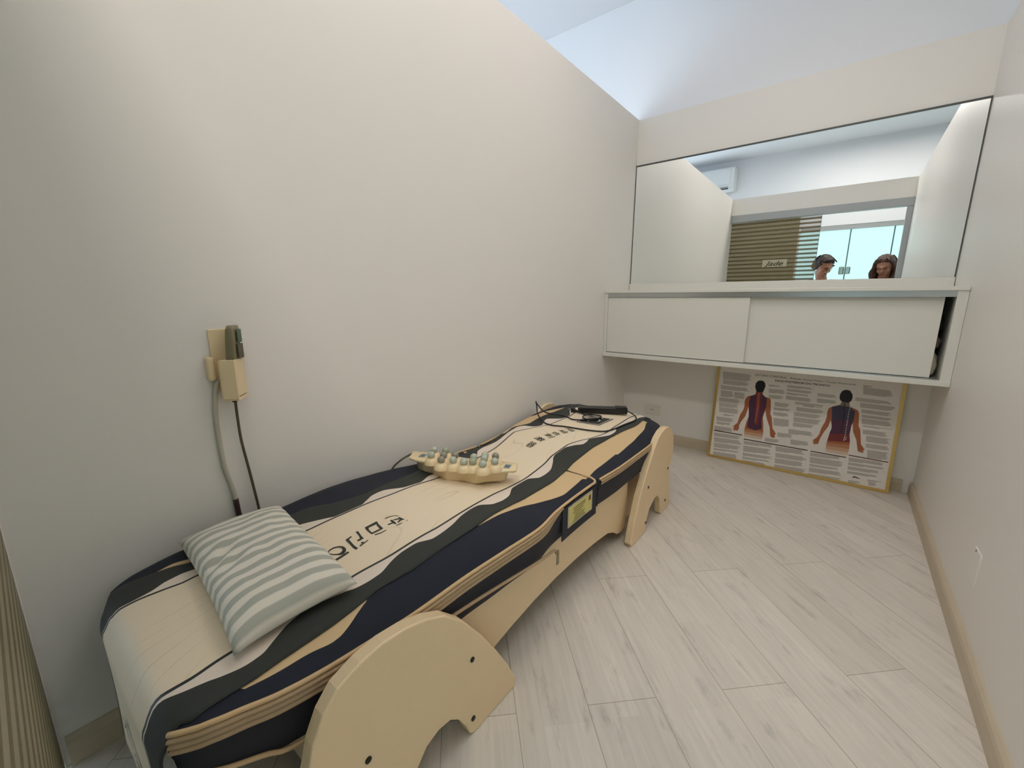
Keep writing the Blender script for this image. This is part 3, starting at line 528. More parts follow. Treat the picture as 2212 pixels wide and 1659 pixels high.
POS = json.loads('''{"P":[["skin",[[0.2239,0.4485],[0.2244,0.4341],[0.2128,0.4252],[0.186,0.4156],[0.175,0.4009],[0.1717,0.3798],[0.174,0.3537],[0.1703,0.3295],[0.158,0.3007],[0.1515,0.2668],[0.1477,0.2422],[0.1348,0.2279],[0.1247,0.2124],[0.1339,0.2126],[0.1278,0.1964],[0.1332,0.1959],[0.1366,0.189],[0.1437,0.1964],[0.1496,0.1915],[0.1544,0.1955],[0.1595,0.2085],[0.1584,0.2292],[0.1682,0.2579],[0.1851,0.2905],[0.1915,0.3241],[0.1961,0.3512],[0.2017,0.314],[0.2031,0.2907],[0.1945,0.2537],[0.1901,0.2143],[0.1933,0.1642],[0.2893,0.1661],[0.29,0.2129],[0.285,0.2556],[0.2776,0.2977],[0.2818,0.3244],[0.2859,0.3424],[0.2928,0.3148],[0.3006,0.2902],[0.319,0.2474],[0.3242,0.2138],[0.3292,0.1917],[0.3343,0.1899],[0.3381,0.1878],[0.3444,0.1862],[0.3476,0.1897],[0.3521,0.1921],[0.3487,0.2101],[0.3573,0.2089],[0.3441,0.2292],[0.3342,0.2417],[0.3275,0.2778],[0.323,0.3056],[0.3132,0.3268],[0.3116,0.3609],[0.307,0.4001],[0.3042,0.4139],[0.2925,0.4207],[0.2651,0.4254],[0.261,0.4392],[0.2593,0.4533]]],["skin2",[[0.1917,0.2116],[0.2894,0.2143],[0.2893,0.1982],[0.1913,0.1966]]],["skin3",[[0.1918,0.1967],[0.2893,0.1982],[0.2898,0.1808],[0.1922,0.1804]]],["skin4",[[0.1927,0.1805],[0.2898,0.1808],[0.2896,0.1656],[0.1933,0.1636]]],["purple",[[0.1987,0.416],[0.2247,0.4312],[0.2613,0.4363],[0.2848,0.4139],[0.2871,0.3627],[0.277,0.3236],[0.2732,0.2825],[0.2795,0.2284],[0.2451,0.213],[0.2029,0.2256],[0.2033,0.2995],[0.1956,0.3775]]],["red",[[0.2267,0.446],[0.2591,0.4446],[0.2581,0.4215],[0.2597,0.3236],[0.2583,0.2506],[0.2386,0.247],[0.2352,0.3196],[0.2277,0.4056]]],["spine",[[0.2341,0.447],[0.2454,0.4456],[0.251,0.3657],[0.2456,0.2629],[0.2388,0.2559],[0.2388,0.3638]]],["hair",[[0.2166,0.4793],[0.218,0.4996],[0.2275,0.5137],[0.2394,0.518],[0.2543,0.5169],[0.2655,0.5054],[0.2694,0.4888],[0.2653,0.4655],[0.26,0.4476],[0.2279,0.4461],[0.221,0.4625]]],["skin",[[0.6294,0.4315],[0.5965,0.4161],[0.5818,0.4035],[0.5777,0.3821],[0.5792,0.3581],[0.575,0.3261],[0.563,0.289],[0.5577,0.2528],[0.5502,0.2337],[0.5293,0.2081],[0.539,0.2101],[0.5324,0.1945],[0.5407,0.1963],[0.5394,0.1835],[0.545,0.1954],[0.5475,0.1871],[0.5503,0.1983],[0.5555,0.1906],[0.5608,0.2041],[0.5638,0.2259],[0.5767,0.2671],[0.5917,0.3014],[0.5982,0.3372],[0.6068,0.3111],[0.6075,0.2836],[0.5989,0.2436],[0.5955,0.2044],[0.5969,0.1591],[0.6949,0.1606],[0.6954,0.1984],[0.6938,0.2424],[0.685,0.2917],[0.6897,0.3265],[0.6931,0.3407],[0.7002,0.2947],[0.7198,0.2513],[0.726,0.2221],[0.7344,0.1867],[0.7368,0.1974],[0.741,0.1848],[0.7437,0.1939],[0.7501,0.1835],[0.7501,0.1936],[0.7585,0.1871],[0.7537,0.2046],[0.7613,0.2046],[0.7504,0.2207],[0.7414,0.2322],[0.7294,0.3071],[0.7186,0.3319],[0.7128,0.3978],[0.7045,0.4131],[0.6693,0.4276]]],["skin2",[[0.596,0.2115],[0.6959,0.219],[0.6956,0.1967],[0.5957,0.1939]]],["skin3",[[0.5959,0.194],[0.6956,0.1967],[0.6953,0.1778],[0.5962,0.1765]]],["skin4",[[0.5962,0.1765],[0.6953,0.1778],[0.6949,0.1606],[0.5969,0.1591]]],["neck",[[0.6327,0.4473],[0.6662,0.4523],[0.6695,0.4259],[0.6274,0.4261]]],["navy",[[0.5943,0.4124],[0.6274,0.4261],[0.6695,0.4259],[0.6953,0.4049],[0.6952,0.3545],[0.6027,0.3449]]],["purple",[[0.6027,0.3449],[0.6952,0.3545],[0.6897,0.3265],[0.6878,0.2753],[0.6017,0.2651],[0.6076,0.294]]],["red",[[0.6017,0.2651],[0.6878,0.2753],[0.6948,0.2324],[0.5987,0.2226]]],["dark",[[0.6437,0.4439],[0.6476,0.4444],[0.6554,0.361],[0.6537,0.2788],[0.6486,0.2778],[0.6502,0.3601]]],["white",[[0.6694,0.4225],[0.6729,0.4231],[0.6735,0.4185],[0.6699,0.4179]]],["white",[[0.6689,0.4114],[0.6725,0.4119],[0.6731,0.4073],[0.6695,0.4067]]],["white",[[0.6678,0.3994],[0.6714,0.4],[0.672,0.3953],[0.6684,0.3947]]],["white",[[0.6678,0.3875],[0.6713,0.3881],[0.6719,0.3835],[0.6683,0.3829]]],["white",[[0.6674,0.3757],[0.671,0.3763],[0.6716,0.3716],[0.668,0.371]]],["white",[[0.6681,0.3639],[0.6717,0.3645],[0.6723,0.3599],[0.6687,0.3593]]],["white",[[0.668,0.352],[0.6716,0.3527],[0.6722,0.348],[0.6686,0.3474]]],["white",[[0.6682,0.3426],[0.6717,0.3432],[0.6723,0.3386],[0.6688,0.3379]]],["white",[[0.6679,0.3323],[0.6715,0.333],[0.672,0.3283],[0.6685,0.3277]]],["white",[[0.6675,0.3227],[0.6711,0.3234],[0.6717,0.3188],[0.6681,0.3181]]],["white",[[0.6681,0.3096],[0.6717,0.3103],[0.6723,0.3056],[0.6687,0.3049]]],["white",[[0.668,0.2976],[0.6716,0.2983],[0.6722,0.2937],[0.6686,0.293]]],["white",[[0.6681,0.2867],[0.6717,0.2874],[0.6722,0.2828],[0.6687,0.2821]]],["white",[[0.6682,0.2755],[0.6718,0.2762],[0.6723,0.2715],[0.6687,0.2708]]],["white",[[0.6679,0.2651],[0.6715,0.2659],[0.6721,0.2612],[0.6685,0.2605]]],["white",[[0.6669,0.2564],[0.6705,0.2571],[0.671,0.2524],[0.6674,0.2517]]],["white",[[0.6735,0.2577],[0.6771,0.2585],[0.6777,0.2538],[0.6741,0.2531]]],["white",[[0.6664,0.2477],[0.67,0.2484],[0.6705,0.2438],[0.6669,0.243]]],["white",[[0.6729,0.248],[0.6765,0.2488],[0.6771,0.2441],[0.6735,0.2434]]],["white",[[0.6659,0.2408],[0.6695,0.2415],[0.6701,0.2368],[0.6665,0.2361]]],["hair",[[0.6205,0.4709],[0.6219,0.4914],[0.6303,0.5094],[0.6452,0.5154],[0.6613,0.5119],[0.6741,0.4919],[0.6757,0.4755],[0.6732,0.4584],[0.6617,0.4466],[0.6353,0.4477],[0.625,0.4563]]],["dark",[[0.0218,0.1744],[0.1818,0.1748],[0.1824,0.1692],[0.0224,0.1687]]],["dark",[[0.1927,0.1517],[0.5155,0.1523],[0.5162,0.1472],[0.1934,0.1461]]],["dark",[[0.5298,0.1508],[0.6891,0.1504],[0.6897,0.1455],[0.5304,0.1457]]],["dred",[[0.6979,0.166],[0.86,0.1645],[0.8606,0.1598],[0.6985,0.1611]]],["dred",[[0.7261,0.0428],[0.7352,0.0548],[0.7504,0.0521],[0.7659,0.045],[0.7403,0.0483]]]],"T":[[0.032,0.5504,0.193,0.547,0.1982,0.5018,0.0373,0.5034],[0.0376,0.5003,0.1798,0.4984,0.183,0.4711,0.0408,0.4721],[0.0284,0.4642,0.1958,0.4628,0.1986,0.4386,0.0313,0.439],[0.032,0.4327,0.1033,0.4324,0.1079,0.3921,0.0366,0.3917],[0.1079,0.4314,0.1687,0.4312,0.173,0.3933,0.1123,0.393],[0.0286,0.386,0.1503,0.3864,0.1532,0.3606,0.0315,0.3594],[0.0308,0.3554,0.1471,0.3564,0.1501,0.3304,0.0338,0.3288],[0.0342,0.3257,0.1505,0.3271,0.154,0.2962,0.0378,0.2939],[0.0648,0.2855,0.1273,0.2866,0.1285,0.2754,0.0661,0.2741],[0.0266,0.2628,0.1241,0.265,0.1271,0.2387,0.0296,0.236],[0.0302,0.2309,0.1165,0.2332,0.1183,0.2169,0.0321,0.2143],[0.0217,0.2013,0.1254,0.2045,0.1286,0.1763,0.025,0.1724],[0.2849,0.4993,0.3406,0.4984,0.3419,0.4879,0.2861,0.4886],[0.2877,0.4756,0.3683,0.4746,0.3712,0.4502,0.2906,0.4507],[0.2918,0.4401,0.365,0.4395,0.3675,0.4185,0.2944,0.4187],[0.3766,0.5078,0.5027,0.5053,0.5044,0.4919,0.3782,0.4939],[0.3766,0.4872,0.4983,0.4852,0.5,0.4706,0.3784,0.4722],[0.3767,0.4655,0.4939,0.4639,0.4954,0.4515,0.3783,0.4527],[0.3766,0.446,0.5055,0.4447,0.5081,0.4233,0.3792,0.4239],[0.3272,0.4001,0.4017,0.3999,0.4045,0.3767,0.33,0.3765],[0.3258,0.3686,0.4079,0.3688,0.4099,0.3526,0.3278,0.352],[0.3263,0.3428,0.4012,0.3432,0.4037,0.3223,0.3289,0.3214],[0.3307,0.306,0.4104,0.307,0.4157,0.2633,0.336,0.2615],[0.5218,0.4806,0.6069,0.4791,0.609,0.4616,0.524,0.4627],[0.5231,0.4512,0.6127,0.4501,0.6155,0.4271,0.526,0.4277],[0.4239,0.4176,0.5636,0.4167,0.5654,0.4022,0.4257,0.4026],[0.4638,0.4032,0.5563,0.4028,0.5573,0.395,0.4648,0.3953],[0.4346,0.3882,0.5694,0.3879,0.5722,0.3657,0.4374,0.3652],[0.4263,0.3575,0.5528,0.3578,0.5555,0.3354,0.4291,0.3344],[0.4272,0.3293,0.5562,0.3302,0.5596,0.3022,0.4307,0.3004],[0.4288,0.2965,0.5281,0.2977,0.5309,0.2751,0.4316,0.2733],[0.4118,0.2547,0.5285,0.2569,0.5318,0.2297,0.4152,0.2267],[0.3607,0.2238,0.4349,0.2256,0.4378,0.2012,0.3637,0.1989],[0.3018,0.1796,0.3783,0.182,0.3807,0.1613,0.3043,0.1585],[0.4287,0.1954,0.5147,0.1978,0.518,0.1703,0.4321,0.1674],[0.7104,0.5496,0.7513,0.5483,0.7528,0.5368,0.7119,0.538],[0.7119,0.538,0.8319,0.5343,0.8366,0.4974,0.7167,0.4998],[0.6859,0.4803,0.8354,0.4772,0.8378,0.4586,0.6884,0.461],[0.71,0.455,0.8501,0.4526,0.8533,0.4279,0.7132,0.4294],[0.7206,0.4202,0.841,0.4188,0.8433,0.4002,0.723,0.401],[0.7242,0.392,0.8484,0.391,0.8503,0.3766,0.7261,0.377],[0.7267,0.3722,0.8509,0.3717,0.8546,0.3432,0.7304,0.3429],[0.7353,0.3367,0.8593,0.3367,0.8603,0.3285,0.7364,0.3281],[0.7381,0.3142,0.8387,0.3146,0.8418,0.2907,0.7412,0.2896],[0.7565,0.2834,0.8524,0.2842,0.8564,0.253,0.7605,0.2514],[0.7597,0.2419,0.8538,0.2433,0.8566,0.2214,0.7625,0.2194],[0.7699,0.2095,0.854,0.2112,0.8594,0.1694,0.7754,0.1668],[0.0236,0.1577,0.1776,0.1634,0.1802,0.1411,0.0262,0.1346],[0.027,0.1281,0.1864,0.1348,0.1897,0.1062,0.0303,0.0985],[0.0297,0.0931,0.1838,0.1003,0.187,0.0717,0.033,0.0635],[0.0319,0.0579,0.186,0.0659,0.1875,0.0534,0.0333,0.045],[0.0314,0.0353,0.1747,0.0432,0.1782,0.0131,0.0349,0.0042],[0.1942,0.1387,0.3473,0.1446,0.3497,0.1243,0.1967,0.1176],[0.1949,0.109,0.3379,0.1151,0.342,0.0803,0.1991,0.073],[0.1972,0.0649,0.3558,0.0728,0.3579,0.0548,0.1994,0.0463],[0.1974,0.0394,0.351,0.0476,0.3526,0.0344,0.199,0.0257],[0.1971,0.0182,0.32,0.0252,0.3224,0.0046,0.1995,-0.003],[0.362,0.1402,0.5083,0.1456,0.5118,0.1168,0.3656,0.1104],[0.3651,0.1011,0.5163,0.1076,0.5193,0.0823,0.3683,0.0749],[0.3664,0.0689,0.5083,0.0757,0.5118,0.0468,0.37,0.039],[0.3683,0.0313,0.5245,0.0396,0.5284,0.0073,0.3723,-0.0023],[0.5288,0.14,0.6638,0.1447,0.6661,0.126,0.5311,0.1206],[0.5308,0.1152,0.6789,0.121,0.683,0.0879,0.535,0.0809],[0.5344,0.0748,0.6652,0.0807,0.6668,0.0674,0.536,0.0611],[0.5345,0.0542,0.6872,0.0616,0.6902,0.0373,0.5376,0.0289],[0.5363,0.0203,0.6848,0.0283,0.6872,0.0094,0.5387,0.0008],[0.6996,0.1518,0.8433,0.1562,0.846,0.1351,0.7024,0.1299],[0.701,0.124,0.8527,0.1293,0.8544,0.1156,0.7028,0.1097],[0.7015,0.1026,0.8415,0.108,0.8438,0.0901,0.7038,0.084],[0.7026,0.0763,0.8269,0.0816,0.8286,0.0678,0.7044,0.0621],[0.7892,0.0513,0.8496,0.054,0.8506,0.0466,0.7901,0.0437],[0.713,0.028,0.7636,0.0305,0.7653,0.0164,0.7148,0.0137],[0.7953,0.0418,0.8277,0.0433,0.8304,0.022,0.798,0.0203]],"L1":[[0.208,0.555],[0.679,0.5522],[0.6796,0.5403],[0.2086,0.5404]],"L2":[[0.314,0.5321],[0.5715,0.5333],[0.5729,0.5223],[0.3155,0.5198]]}''')

def crv(name): return [tuple(p) for p in BED[name]]
bn_ = crv('BN'); bw_ = crv('BW'); c2n_ = crv('C2N'); c3n_ = crv('C3N'); c2w_ = crv('C2W'); c3w_ = crv('C3W')
bed = thing('massage_bed', 'long low massage bed with cream, charcoal and navy padded cover on cream boards', 'massage bed', (-.9, 1.06, 0))
Y0, YJ, Y1 = .077, 1.235, 2.06

def bounds(y):
    bw = interp(bw_, y); bn = interp(bn_, y)
    xw, xn = interp(XW, max(y, .088)), interp(XN, max(y, .090))
    c3w = max(interp(c3w_, y), xw+.022); c3n = min(interp(c3n_, y), xn-.008)
    c2w = min(max(interp(c2w_, y), c3w+.006), bw-.005); c2n = max(min(interp(c2n_, y), c3n-.003), bn+.005)
    hw = .0032
    return [c3w, c2w, bw-hw, bw+hw, bn-hw, bn+hw, c2n, c3n]
def c4(y):
    a = bounds(y); xw, xn = interp(XW, y), interp(XN, y)
    n = None
    for k in ('C4N1', 'C4N2', 'C4N3'):
        K = crv(k)
        lo, hi = (K[0][0], K[-1][0])
        if k == 'C4N3': lo, hi = YJ-.02, 1.915
        if k == 'C4N2': hi = YJ+.001
        if lo <= y <= hi: n = interp(K, y)
    if n is None or n < a[7]: n = a[7]-.006
    n = min(n, xn-.012)
    w_ = None
    for k in ('C4W1', 'C4W2'):
        K = crv(k)
        if K[0][0] <= y <= K[-1][0]+.02: w_ = interp(K, y)
    if w_ is None or w_ > a[0]: w_ = a[0]+.006
    w_ = max(w_, xw+.012)
    return w_, n

# mattress top: strips navy | tan | tan | navy, one mesh per body (main part, foot extension)
def strip_mesh(rows, subs, mats_of, zf, name, mats, parent):
    """rows: list of (y, [x boundaries]); every strip split into subs[i] columns"""
    V = []; F = []; MI = []; cols = sum(subs)+1
    for y, xs in rows:
        for i in range(len(xs)-1):
            for k in range(subs[i]): V.append(zf(xs[i]+(xs[i+1]-xs[i])*k/subs[i], y))
        V.append(zf(xs[-1], y))
    for r in range(len(rows)-1):
        c = 0
        for i, s in enumerate(subs):
            for k in range(s):
                a = r*cols+c
                F.append((a, a+1, a+cols+1, a+cols)); MI.append(mats_of[i]); c += 1
    return mesh_obj(name, V, F, mats, parent, MI)

def frange(a, b, n): return [a+(b-a)*i/n for i in range(n+1)]
def creases(x, y):
    # soft pulled folds of the fabric on the broad navy part and across the tan
    g = .0016*noise.noise(Vector((x*7, y*14, 1.3)))
    if x > -.70: g += .0012*noise.noise(Vector((x*22+y*16, y*6-x*9, 4.1)))
    return g
def mat_z(x, y): return (x, y, bed_z(x, y)+creases(x, y))

def body(name, ya, yb, mats_, label=None):
    t = thing(name, None, None, (-.9, (ya+yb)/2, .2)); 
    return t

def outline(ya, yb, inset=0, corner=True):
    """closed plan outline, anticlockwise from the near end on the wall side"""
    n = max(6, int((yb-ya)/.012)); ys = frange(ya, yb, n)
    P = [(interp(XN, y)-inset, y) for y in ys]
    Q = [(interp(XW, y)+inset, y) for y in ys][::-1]
    if yb >= Y1-.001: P[-1] = (P[-1][0], yb-inset); Q[0] = (Q[0][0], yb-inset)
    k = 10
    def cap(a, b, y, out):
        return [(a+(b-a)*i/k, y) for i in range(1, k)]
    pts = P+cap(P[-1][0], Q[0][0], yb, 1)+Q+cap(Q[-1][0], P[0][0], ya, -1)
    return pts

def seam_z(x, y): return SEAM-max(0, (.12-y))*.25

def build_mattress(name, ya, yb, n, skirt_low):
    rows = []
    for y in frange(ya, yb, n):
        w_, nn = c4(y); a = bounds(y); xw, xn = interp(XW, y), interp(XN, y)
        rows.append((y, [xw, w_, a[1], (a[3]+a[4])/2, a[6], nn, xn]))
    me = strip_mesh(rows, [7, 3, 4, 4, 4, 14], [0, 1, 1, 1, 1, 0], mat_z, name, [M['navy'], M['tan']], bed)
    # side: skirt of darker fabric, from the seam down
    ol = outline(ya, yb, .002)
    lv = [(0, 0), (.004, -.012), (.003, -.036), (-.003, -.06), (-.006, -.09), (-.010, skirt_low)]
    V = []; k = len(ol)
    cx, cy = -.9, (ya+yb)/2
    for off, dz in lv:
        for i, (x, y) in enumerate(ol):
            p = Vector(ol[i-1]); q = Vector(ol[(i+1) % k]); t = (q-p)
            nn = Vector((t.y, -t.x)); nn = nn.normalized() if nn.length > 0 else Vector((0, 0))
            wob = .0022*noise.noise(Vector((x*5, y*9, dz*20))) if dz < -.04 else 0
            V.append((x+nn.x*(off+wob), y+nn.y*(off+wob), seam_z(x, y)+dz))
    F = []
    for j in range(len(lv)-1):
        for i in range(k): F.append((j*k+i, (j+1)*k+i, (j+1)*k+(i+1) % k, j*k+(i+1) % k))
    F.append(tuple((len(lv)-1)*k+i for i in range(k))[::-1])
    sk = mesh_obj('skirt', V, F, M['skirt'], me)
    return me
main = build_mattress('mattress', Y0, YJ, 150, -.115)
ext = build_mattress('foot_extension', YJ+.010, Y1, 100, -.105)

def side_path(ya, yb, off, dz, n=60):
    out = []
    for y in frange(ya, yb, n):
        x = interp(XN, y); dx = (interp(XN, y+.004)-interp(XN, y-.004))/.008
        nn = Vector((1, -dx)).normalized()
        out.append((x+nn.x*off, y+nn.y*off, seam_z(x, y)+dz))
    return out
def wall_path(ya, yb, off, dz, n=60):
    return [(interp(XW, y)-off, y, seam_z(0, y)+dz) for y in frange(ya, yb, n)]
# piping round the main body: along both sides, turning in at the joint
corner = lambda: [(-.6035, YJ-.012, SEAM+.001), (-.610, YJ-.003, SEAM+.002), (-.626, YJ, SEAM+.006), (-.66, YJ, bed_z(-.66, YJ)+.001)]
pp = side_path(.0775, YJ-.022, .002, .001, 110)+corner()
tube('piping', pp, .0042, M['piping'], main, 8, n=0)
tube('piping', wall_path(.085, YJ-.01, .001, .001), .004, M['piping'], main, 8, n=0)
tube('piping', side_path(YJ+.016, 1.99, .002, .001), .0042, M['piping'], ext, 8, n=0)
tube('piping', wall_path(YJ+.016, 2.03, .001, .001), .004, M['piping'], ext, 8, n=0)
# thick zipper band under the piping: three ribs on a tape
def band(ya, yb, dz0, hgt, ribs, parent, taper=.05, tap_end=True):
    V = []; n = 90; ys = frange(ya, yb, n); prof = 6*ribs
    for y in ys:
        k = 1.0
        if tap_end: k = min(1, max(.05, (yb-y)/taper))
        x = interp(XN, y); dx = (interp(XN, y+.004)-interp(XN, y-.004))/.008; nn = Vector((1, -dx)).normalized()
        for j in range(prof+1):
            u = j/prof; o = .0045+.0040*abs(math.sin(math.pi*ribs*u))*(1 if 0 < j < prof else 0)
            if j in (0, prof): o = -.004
            V.append((x+nn.x*o, y+nn.y*o, seam_z(x, y)+dz0-u*hgt*k))
    F = []
    for r in range(n):
        for j in range(prof):
            a = r*(prof+1)+j; F.append((a, a+prof+1, a+prof+2, a+1))
    return mesh_obj('zipper_band', V, F, M['zip'], parent)
band(.078, 1.005, -.003, .031, 3, main, .10)
band(YJ+.018, 1.99, -.003, .018, 2, ext, .2)
# lower zip line and its pull
zp = [(y_, z_) for y_, z_ in ((.42, .314), (.48, .314), (.537, .313), (.675, .301), (.828, .288), (.90, .276), (.944, .266), (.965, .258), (.972, .244))]
path = [(interp(XN, y_)+.0035, y_, z_) for y_, z_ in zp]
tube('zip_line', path, .0045, M['zip'], main, 8, flat=.8)
bm = bmesh.new(); bm_box(bm, (-.594, .9665, .208), (-.5905, .9795, .246), .0014); bm_box(bm, (-.5955, .969, .240), (-.589, .977, .256), .002)
from_bm('zipper_pull', bm, mat('worn_brass', srgb(150, 138, 110), .35, metal=.8, noise_scale=60, noise_amt=.1), main)
# low tan seam at the head end
tube('lower_piping', [(interp(XN, y)-.004, y, z) for y, z in ((.10, .290), (.13, .286), (.177, .277), (.217, .265), (.32, .262))], .004, M['piping'], main)
# yellow data label in its window on the side
lab = thing('label_window', None, None, (-.6, 1.11, .33)); lab.parent = bed; lab.location = (.3, .05, .33)
def on_side(y, z, off): return (interp(XN, y)+off, y, z)
def side_quad(name, ya, yb, za0, za1, zb0, zb1, off, m, parent):
    V = []; F = []; n = 8
    for i in range(n+1):
        y = ya+(yb-ya)*i/n; lo = za0+(zb0-za0)*i/n; hi = za1+(zb1-za1)*i/n
        for z in (lo, hi):
            for o in (off, off-.003): V.append(on_side(y, z, o))
    for i in range(n):
        a = i*4
        F += [(a, a+4, a+6, a+2), (a+2, a+6, a+7, a+3), (a+1, a+5, a+4, a), (a+3, a+7, a+5, a+1)]
    F += [(0, 2, 3, 1), (n*4, n*4+1, n*4+3, n*4+2)]
    return mesh_obj(name, V, F, m, parent, smooth=False)
yel = mat('yellow_label', srgb(214, 204, 118), .3, noise_scale=40, noise_amt=.06)
frm = mat('label_frame', srgb(196, 186, 160), .4, noise_scale=40, noise_amt=.05)
side_quad('skirt_panel', 1.004, 1.226, .266, .372, .266, .374, .005, M['skirt'], main)
bpy.data.objects.remove(lab)
lf = side_quad('side_label', 1.036, 1.194, .296, .366, .296, .366, .0065, frm, bed)
side_quad('label_paper', 1.043, 1.187, .302, .360, .302, .360, .0073, yel, lf)
side_quad('label_red_box', 1.168, 1.182, .338, .356, .338, .356, .0078, mat('label_red', srgb(120, 50, 44), .4, noise_scale=30, noise_amt=.05), lf)
V = []; F = []
for i in range(7):
    z = .352-i*.0075; y0_ = 1.06+.02*random.random(); y1_ = 1.15-.04*random.random()
    b = len(V)
    for y, zz in ((y0_, z), (y1_, z), (y1_, z-.0022), (y0_, z-.0022)): V.append(on_side(y, zz, .0080))
    F.append((b, b+1, b+2, b+3))
mesh_obj('label_text', V, F, mat('label_ink', srgb(96, 92, 50), .5, noise_scale=30, noise_amt=.05), lf, smooth=False)

# the printed cover lying over the mattress and hanging down both ends
YEND = [(-1.20, .096), (-1.17, .080), (-1.14, .073), (-1.10, .070), (-1.0, .067), (-.80, .067), (-.75, .068), (-.72, .072), (-.69, .082), (-.66, .105)]
def yend(x): return interp(YEND, x)
LIFT = .0035
rows = []
for y in frange(.066, 2.066, 330): rows.append((y, bounds(max(y, .0605))))
def cov(x, y):
    ye = yend(x); y2 = max(y, ye)
    z = bed_z(x, max(min(y2, 2.06), .06))+LIFT
    d = y2-ye
    if d < .016: z -= .004*(1-d/.016)**2
    d = 2.066-y2
    if d < .02: z -= .010*(1-d/.02)**2
    return (x, y2, z)
subs = [7, 3, 1, 14, 1, 3, 7]; subs = [8, 4, 2, 2, 2, 4, 8]
subs = [6, 3, 1, 16, 1, 3, 6]
V = []; F = []; MI = []; cols = sum(subs)+1; mo = [0, 1, 2, 3, 2, 1, 0]
allrows = []
def flap_pt(x, h):
    p = cov(x, .05); t = min(1, h/.034); t = t*t*(3-2*t)
    y = p[1]+(interp([(-1.18, .072), (-1.14, .062), (-1.10, .0545), (-1.0, .0535), (-.82, .0535), (-.76, .056), (-.72, .060), (-.685, .066)], x)-p[1])*t
    return (x, y-.002+.004*math.sin(h*9)+.002*math.sin(x*30)*h*3, p[2]-h)
b0 = bounds(.0605)
for k in range(20, 0, -1):     # near flap, from its hem upwards
    h = .285*(k/20)**1.3
    def fl(x, h=h):
        return flap_pt(x, h)
    allrows.append((b0, fl))
for y, xs in rows: allrows.append((xs, lambda x, y=y: cov(x, y)))
b1 = bounds(2.06)
for k in range(1, 9):
    h = k/8*.16
    allrows.append((b1, lambda x, h=h: (x, 2.068, cov(x, 2.066)[2]-h)))
for xs, f in allrows:
    for i in range(len(xs)-1):
        for k in range(subs[i]): V.append(f(xs[i]+(xs[i+1]-xs[i])*k/subs[i]))
    V.append(f(xs[-1]))
for r in range(len(allrows)-1):
    c = 0
    for i, s in enumerate(subs):
        for k in range(s):
            a = r*cols+c; F.append((a, a+1, a+cols+1, a+cols)); MI.append(mo[i]); c += 1
cover = mesh_obj('bed_cover', V, F, [M['char'], M['pale'], M['ink'], M['cream']], bed, MI)
sd = cover.modifiers.new('thickness', 'SOLIDIFY'); sd.thickness = .002; sd.offset = -1
cover['label'] = 'printed cream runner with charcoal waves'

# printed lettering on the cover
def surf(x, y, h=.0008): return (x, y, cov(x, y)[2]+h)
def print_polys(name, polys, m, parent, h=.0009):
    bm = bmesh.new()
    for P in polys:
        outer, inner = (P if isinstance(P[0][0], (list, tuple)) else (P, None))
        if inner:
            n = 40
            def resample(Q):
                Q = [Vector((q[0], q[1], 0)) for q in Q]; L_ = [0]
                for i in range(len(Q)): L_.append(L_[-1]+(Q[(i+1) % len(Q)]-Q[i]).length)
                out = []
                for k in range(n):
                    s = L_[-1]*k/n
                    i = max(j for j in range(len(Q)) if L_[j] <= s+1e-9)
                    t = (s-L_[i])/max(1e-9, L_[i+1]-L_[i]); out.append(Q[i].lerp(Q[(i+1) % len(Q)], t))
                return out
            A = resample(outer); Bv = resample(inner)
            if len(outer) > 7:
                pass
            va = [bm.verts.new(p) for p in A]; vb = [bm.verts.new(p) for p in Bv]
            for i in range(n): bm.faces.new((va[i], va[(i+1) % n], vb[(i+1) % n], vb[i]))
        else:
            bm.faces.new([bm.verts.new((p[0], p[1], 0)) for p in outer])
    bmesh.ops.triangulate(bm, faces=bm.faces[:])
    bmesh.ops.subdivide_edges(bm, edges=[e for e in bm.edges if e.calc_length() > .012], cuts=2, use_grid_fill=False)
    for v in bm.verts: v.co = Vector(surf(v.co.x, v.co.y, h))
    for f in bm.faces:
        f.normal_update()
        if f.normal.z < 0: f.normal_flip()
    return from_bm(name, bm, m, parent)
print_polys('printed_word', BED['ST']+[r for r in BED['RG']], M['ink'], cover)
# column of characters towards the foot end
def quad_map(vs, q):
    out = []
    for u, v in vs:
        a = [q[0][i]*(1-u)*(1-v)+q[3][i]*u*(1-v)+q[1][i]*(1-u)*v+q[2][i]*u*v for i in (0, 1)]
        out.append(a)
    return out
V = []; F = []
for ch, q in zip('器激刺合組用', BED['CJ']):
    vs, fs = norm_text(ch, .004)
    b = len(V); V += [surf(x, y, .0012) for x, y in quad_map(vs, q)]; F += [tuple(b+i for i in f) for f in fs]
mesh_obj('printed_characters', V, F, M['ink'], cover, smooth=False)
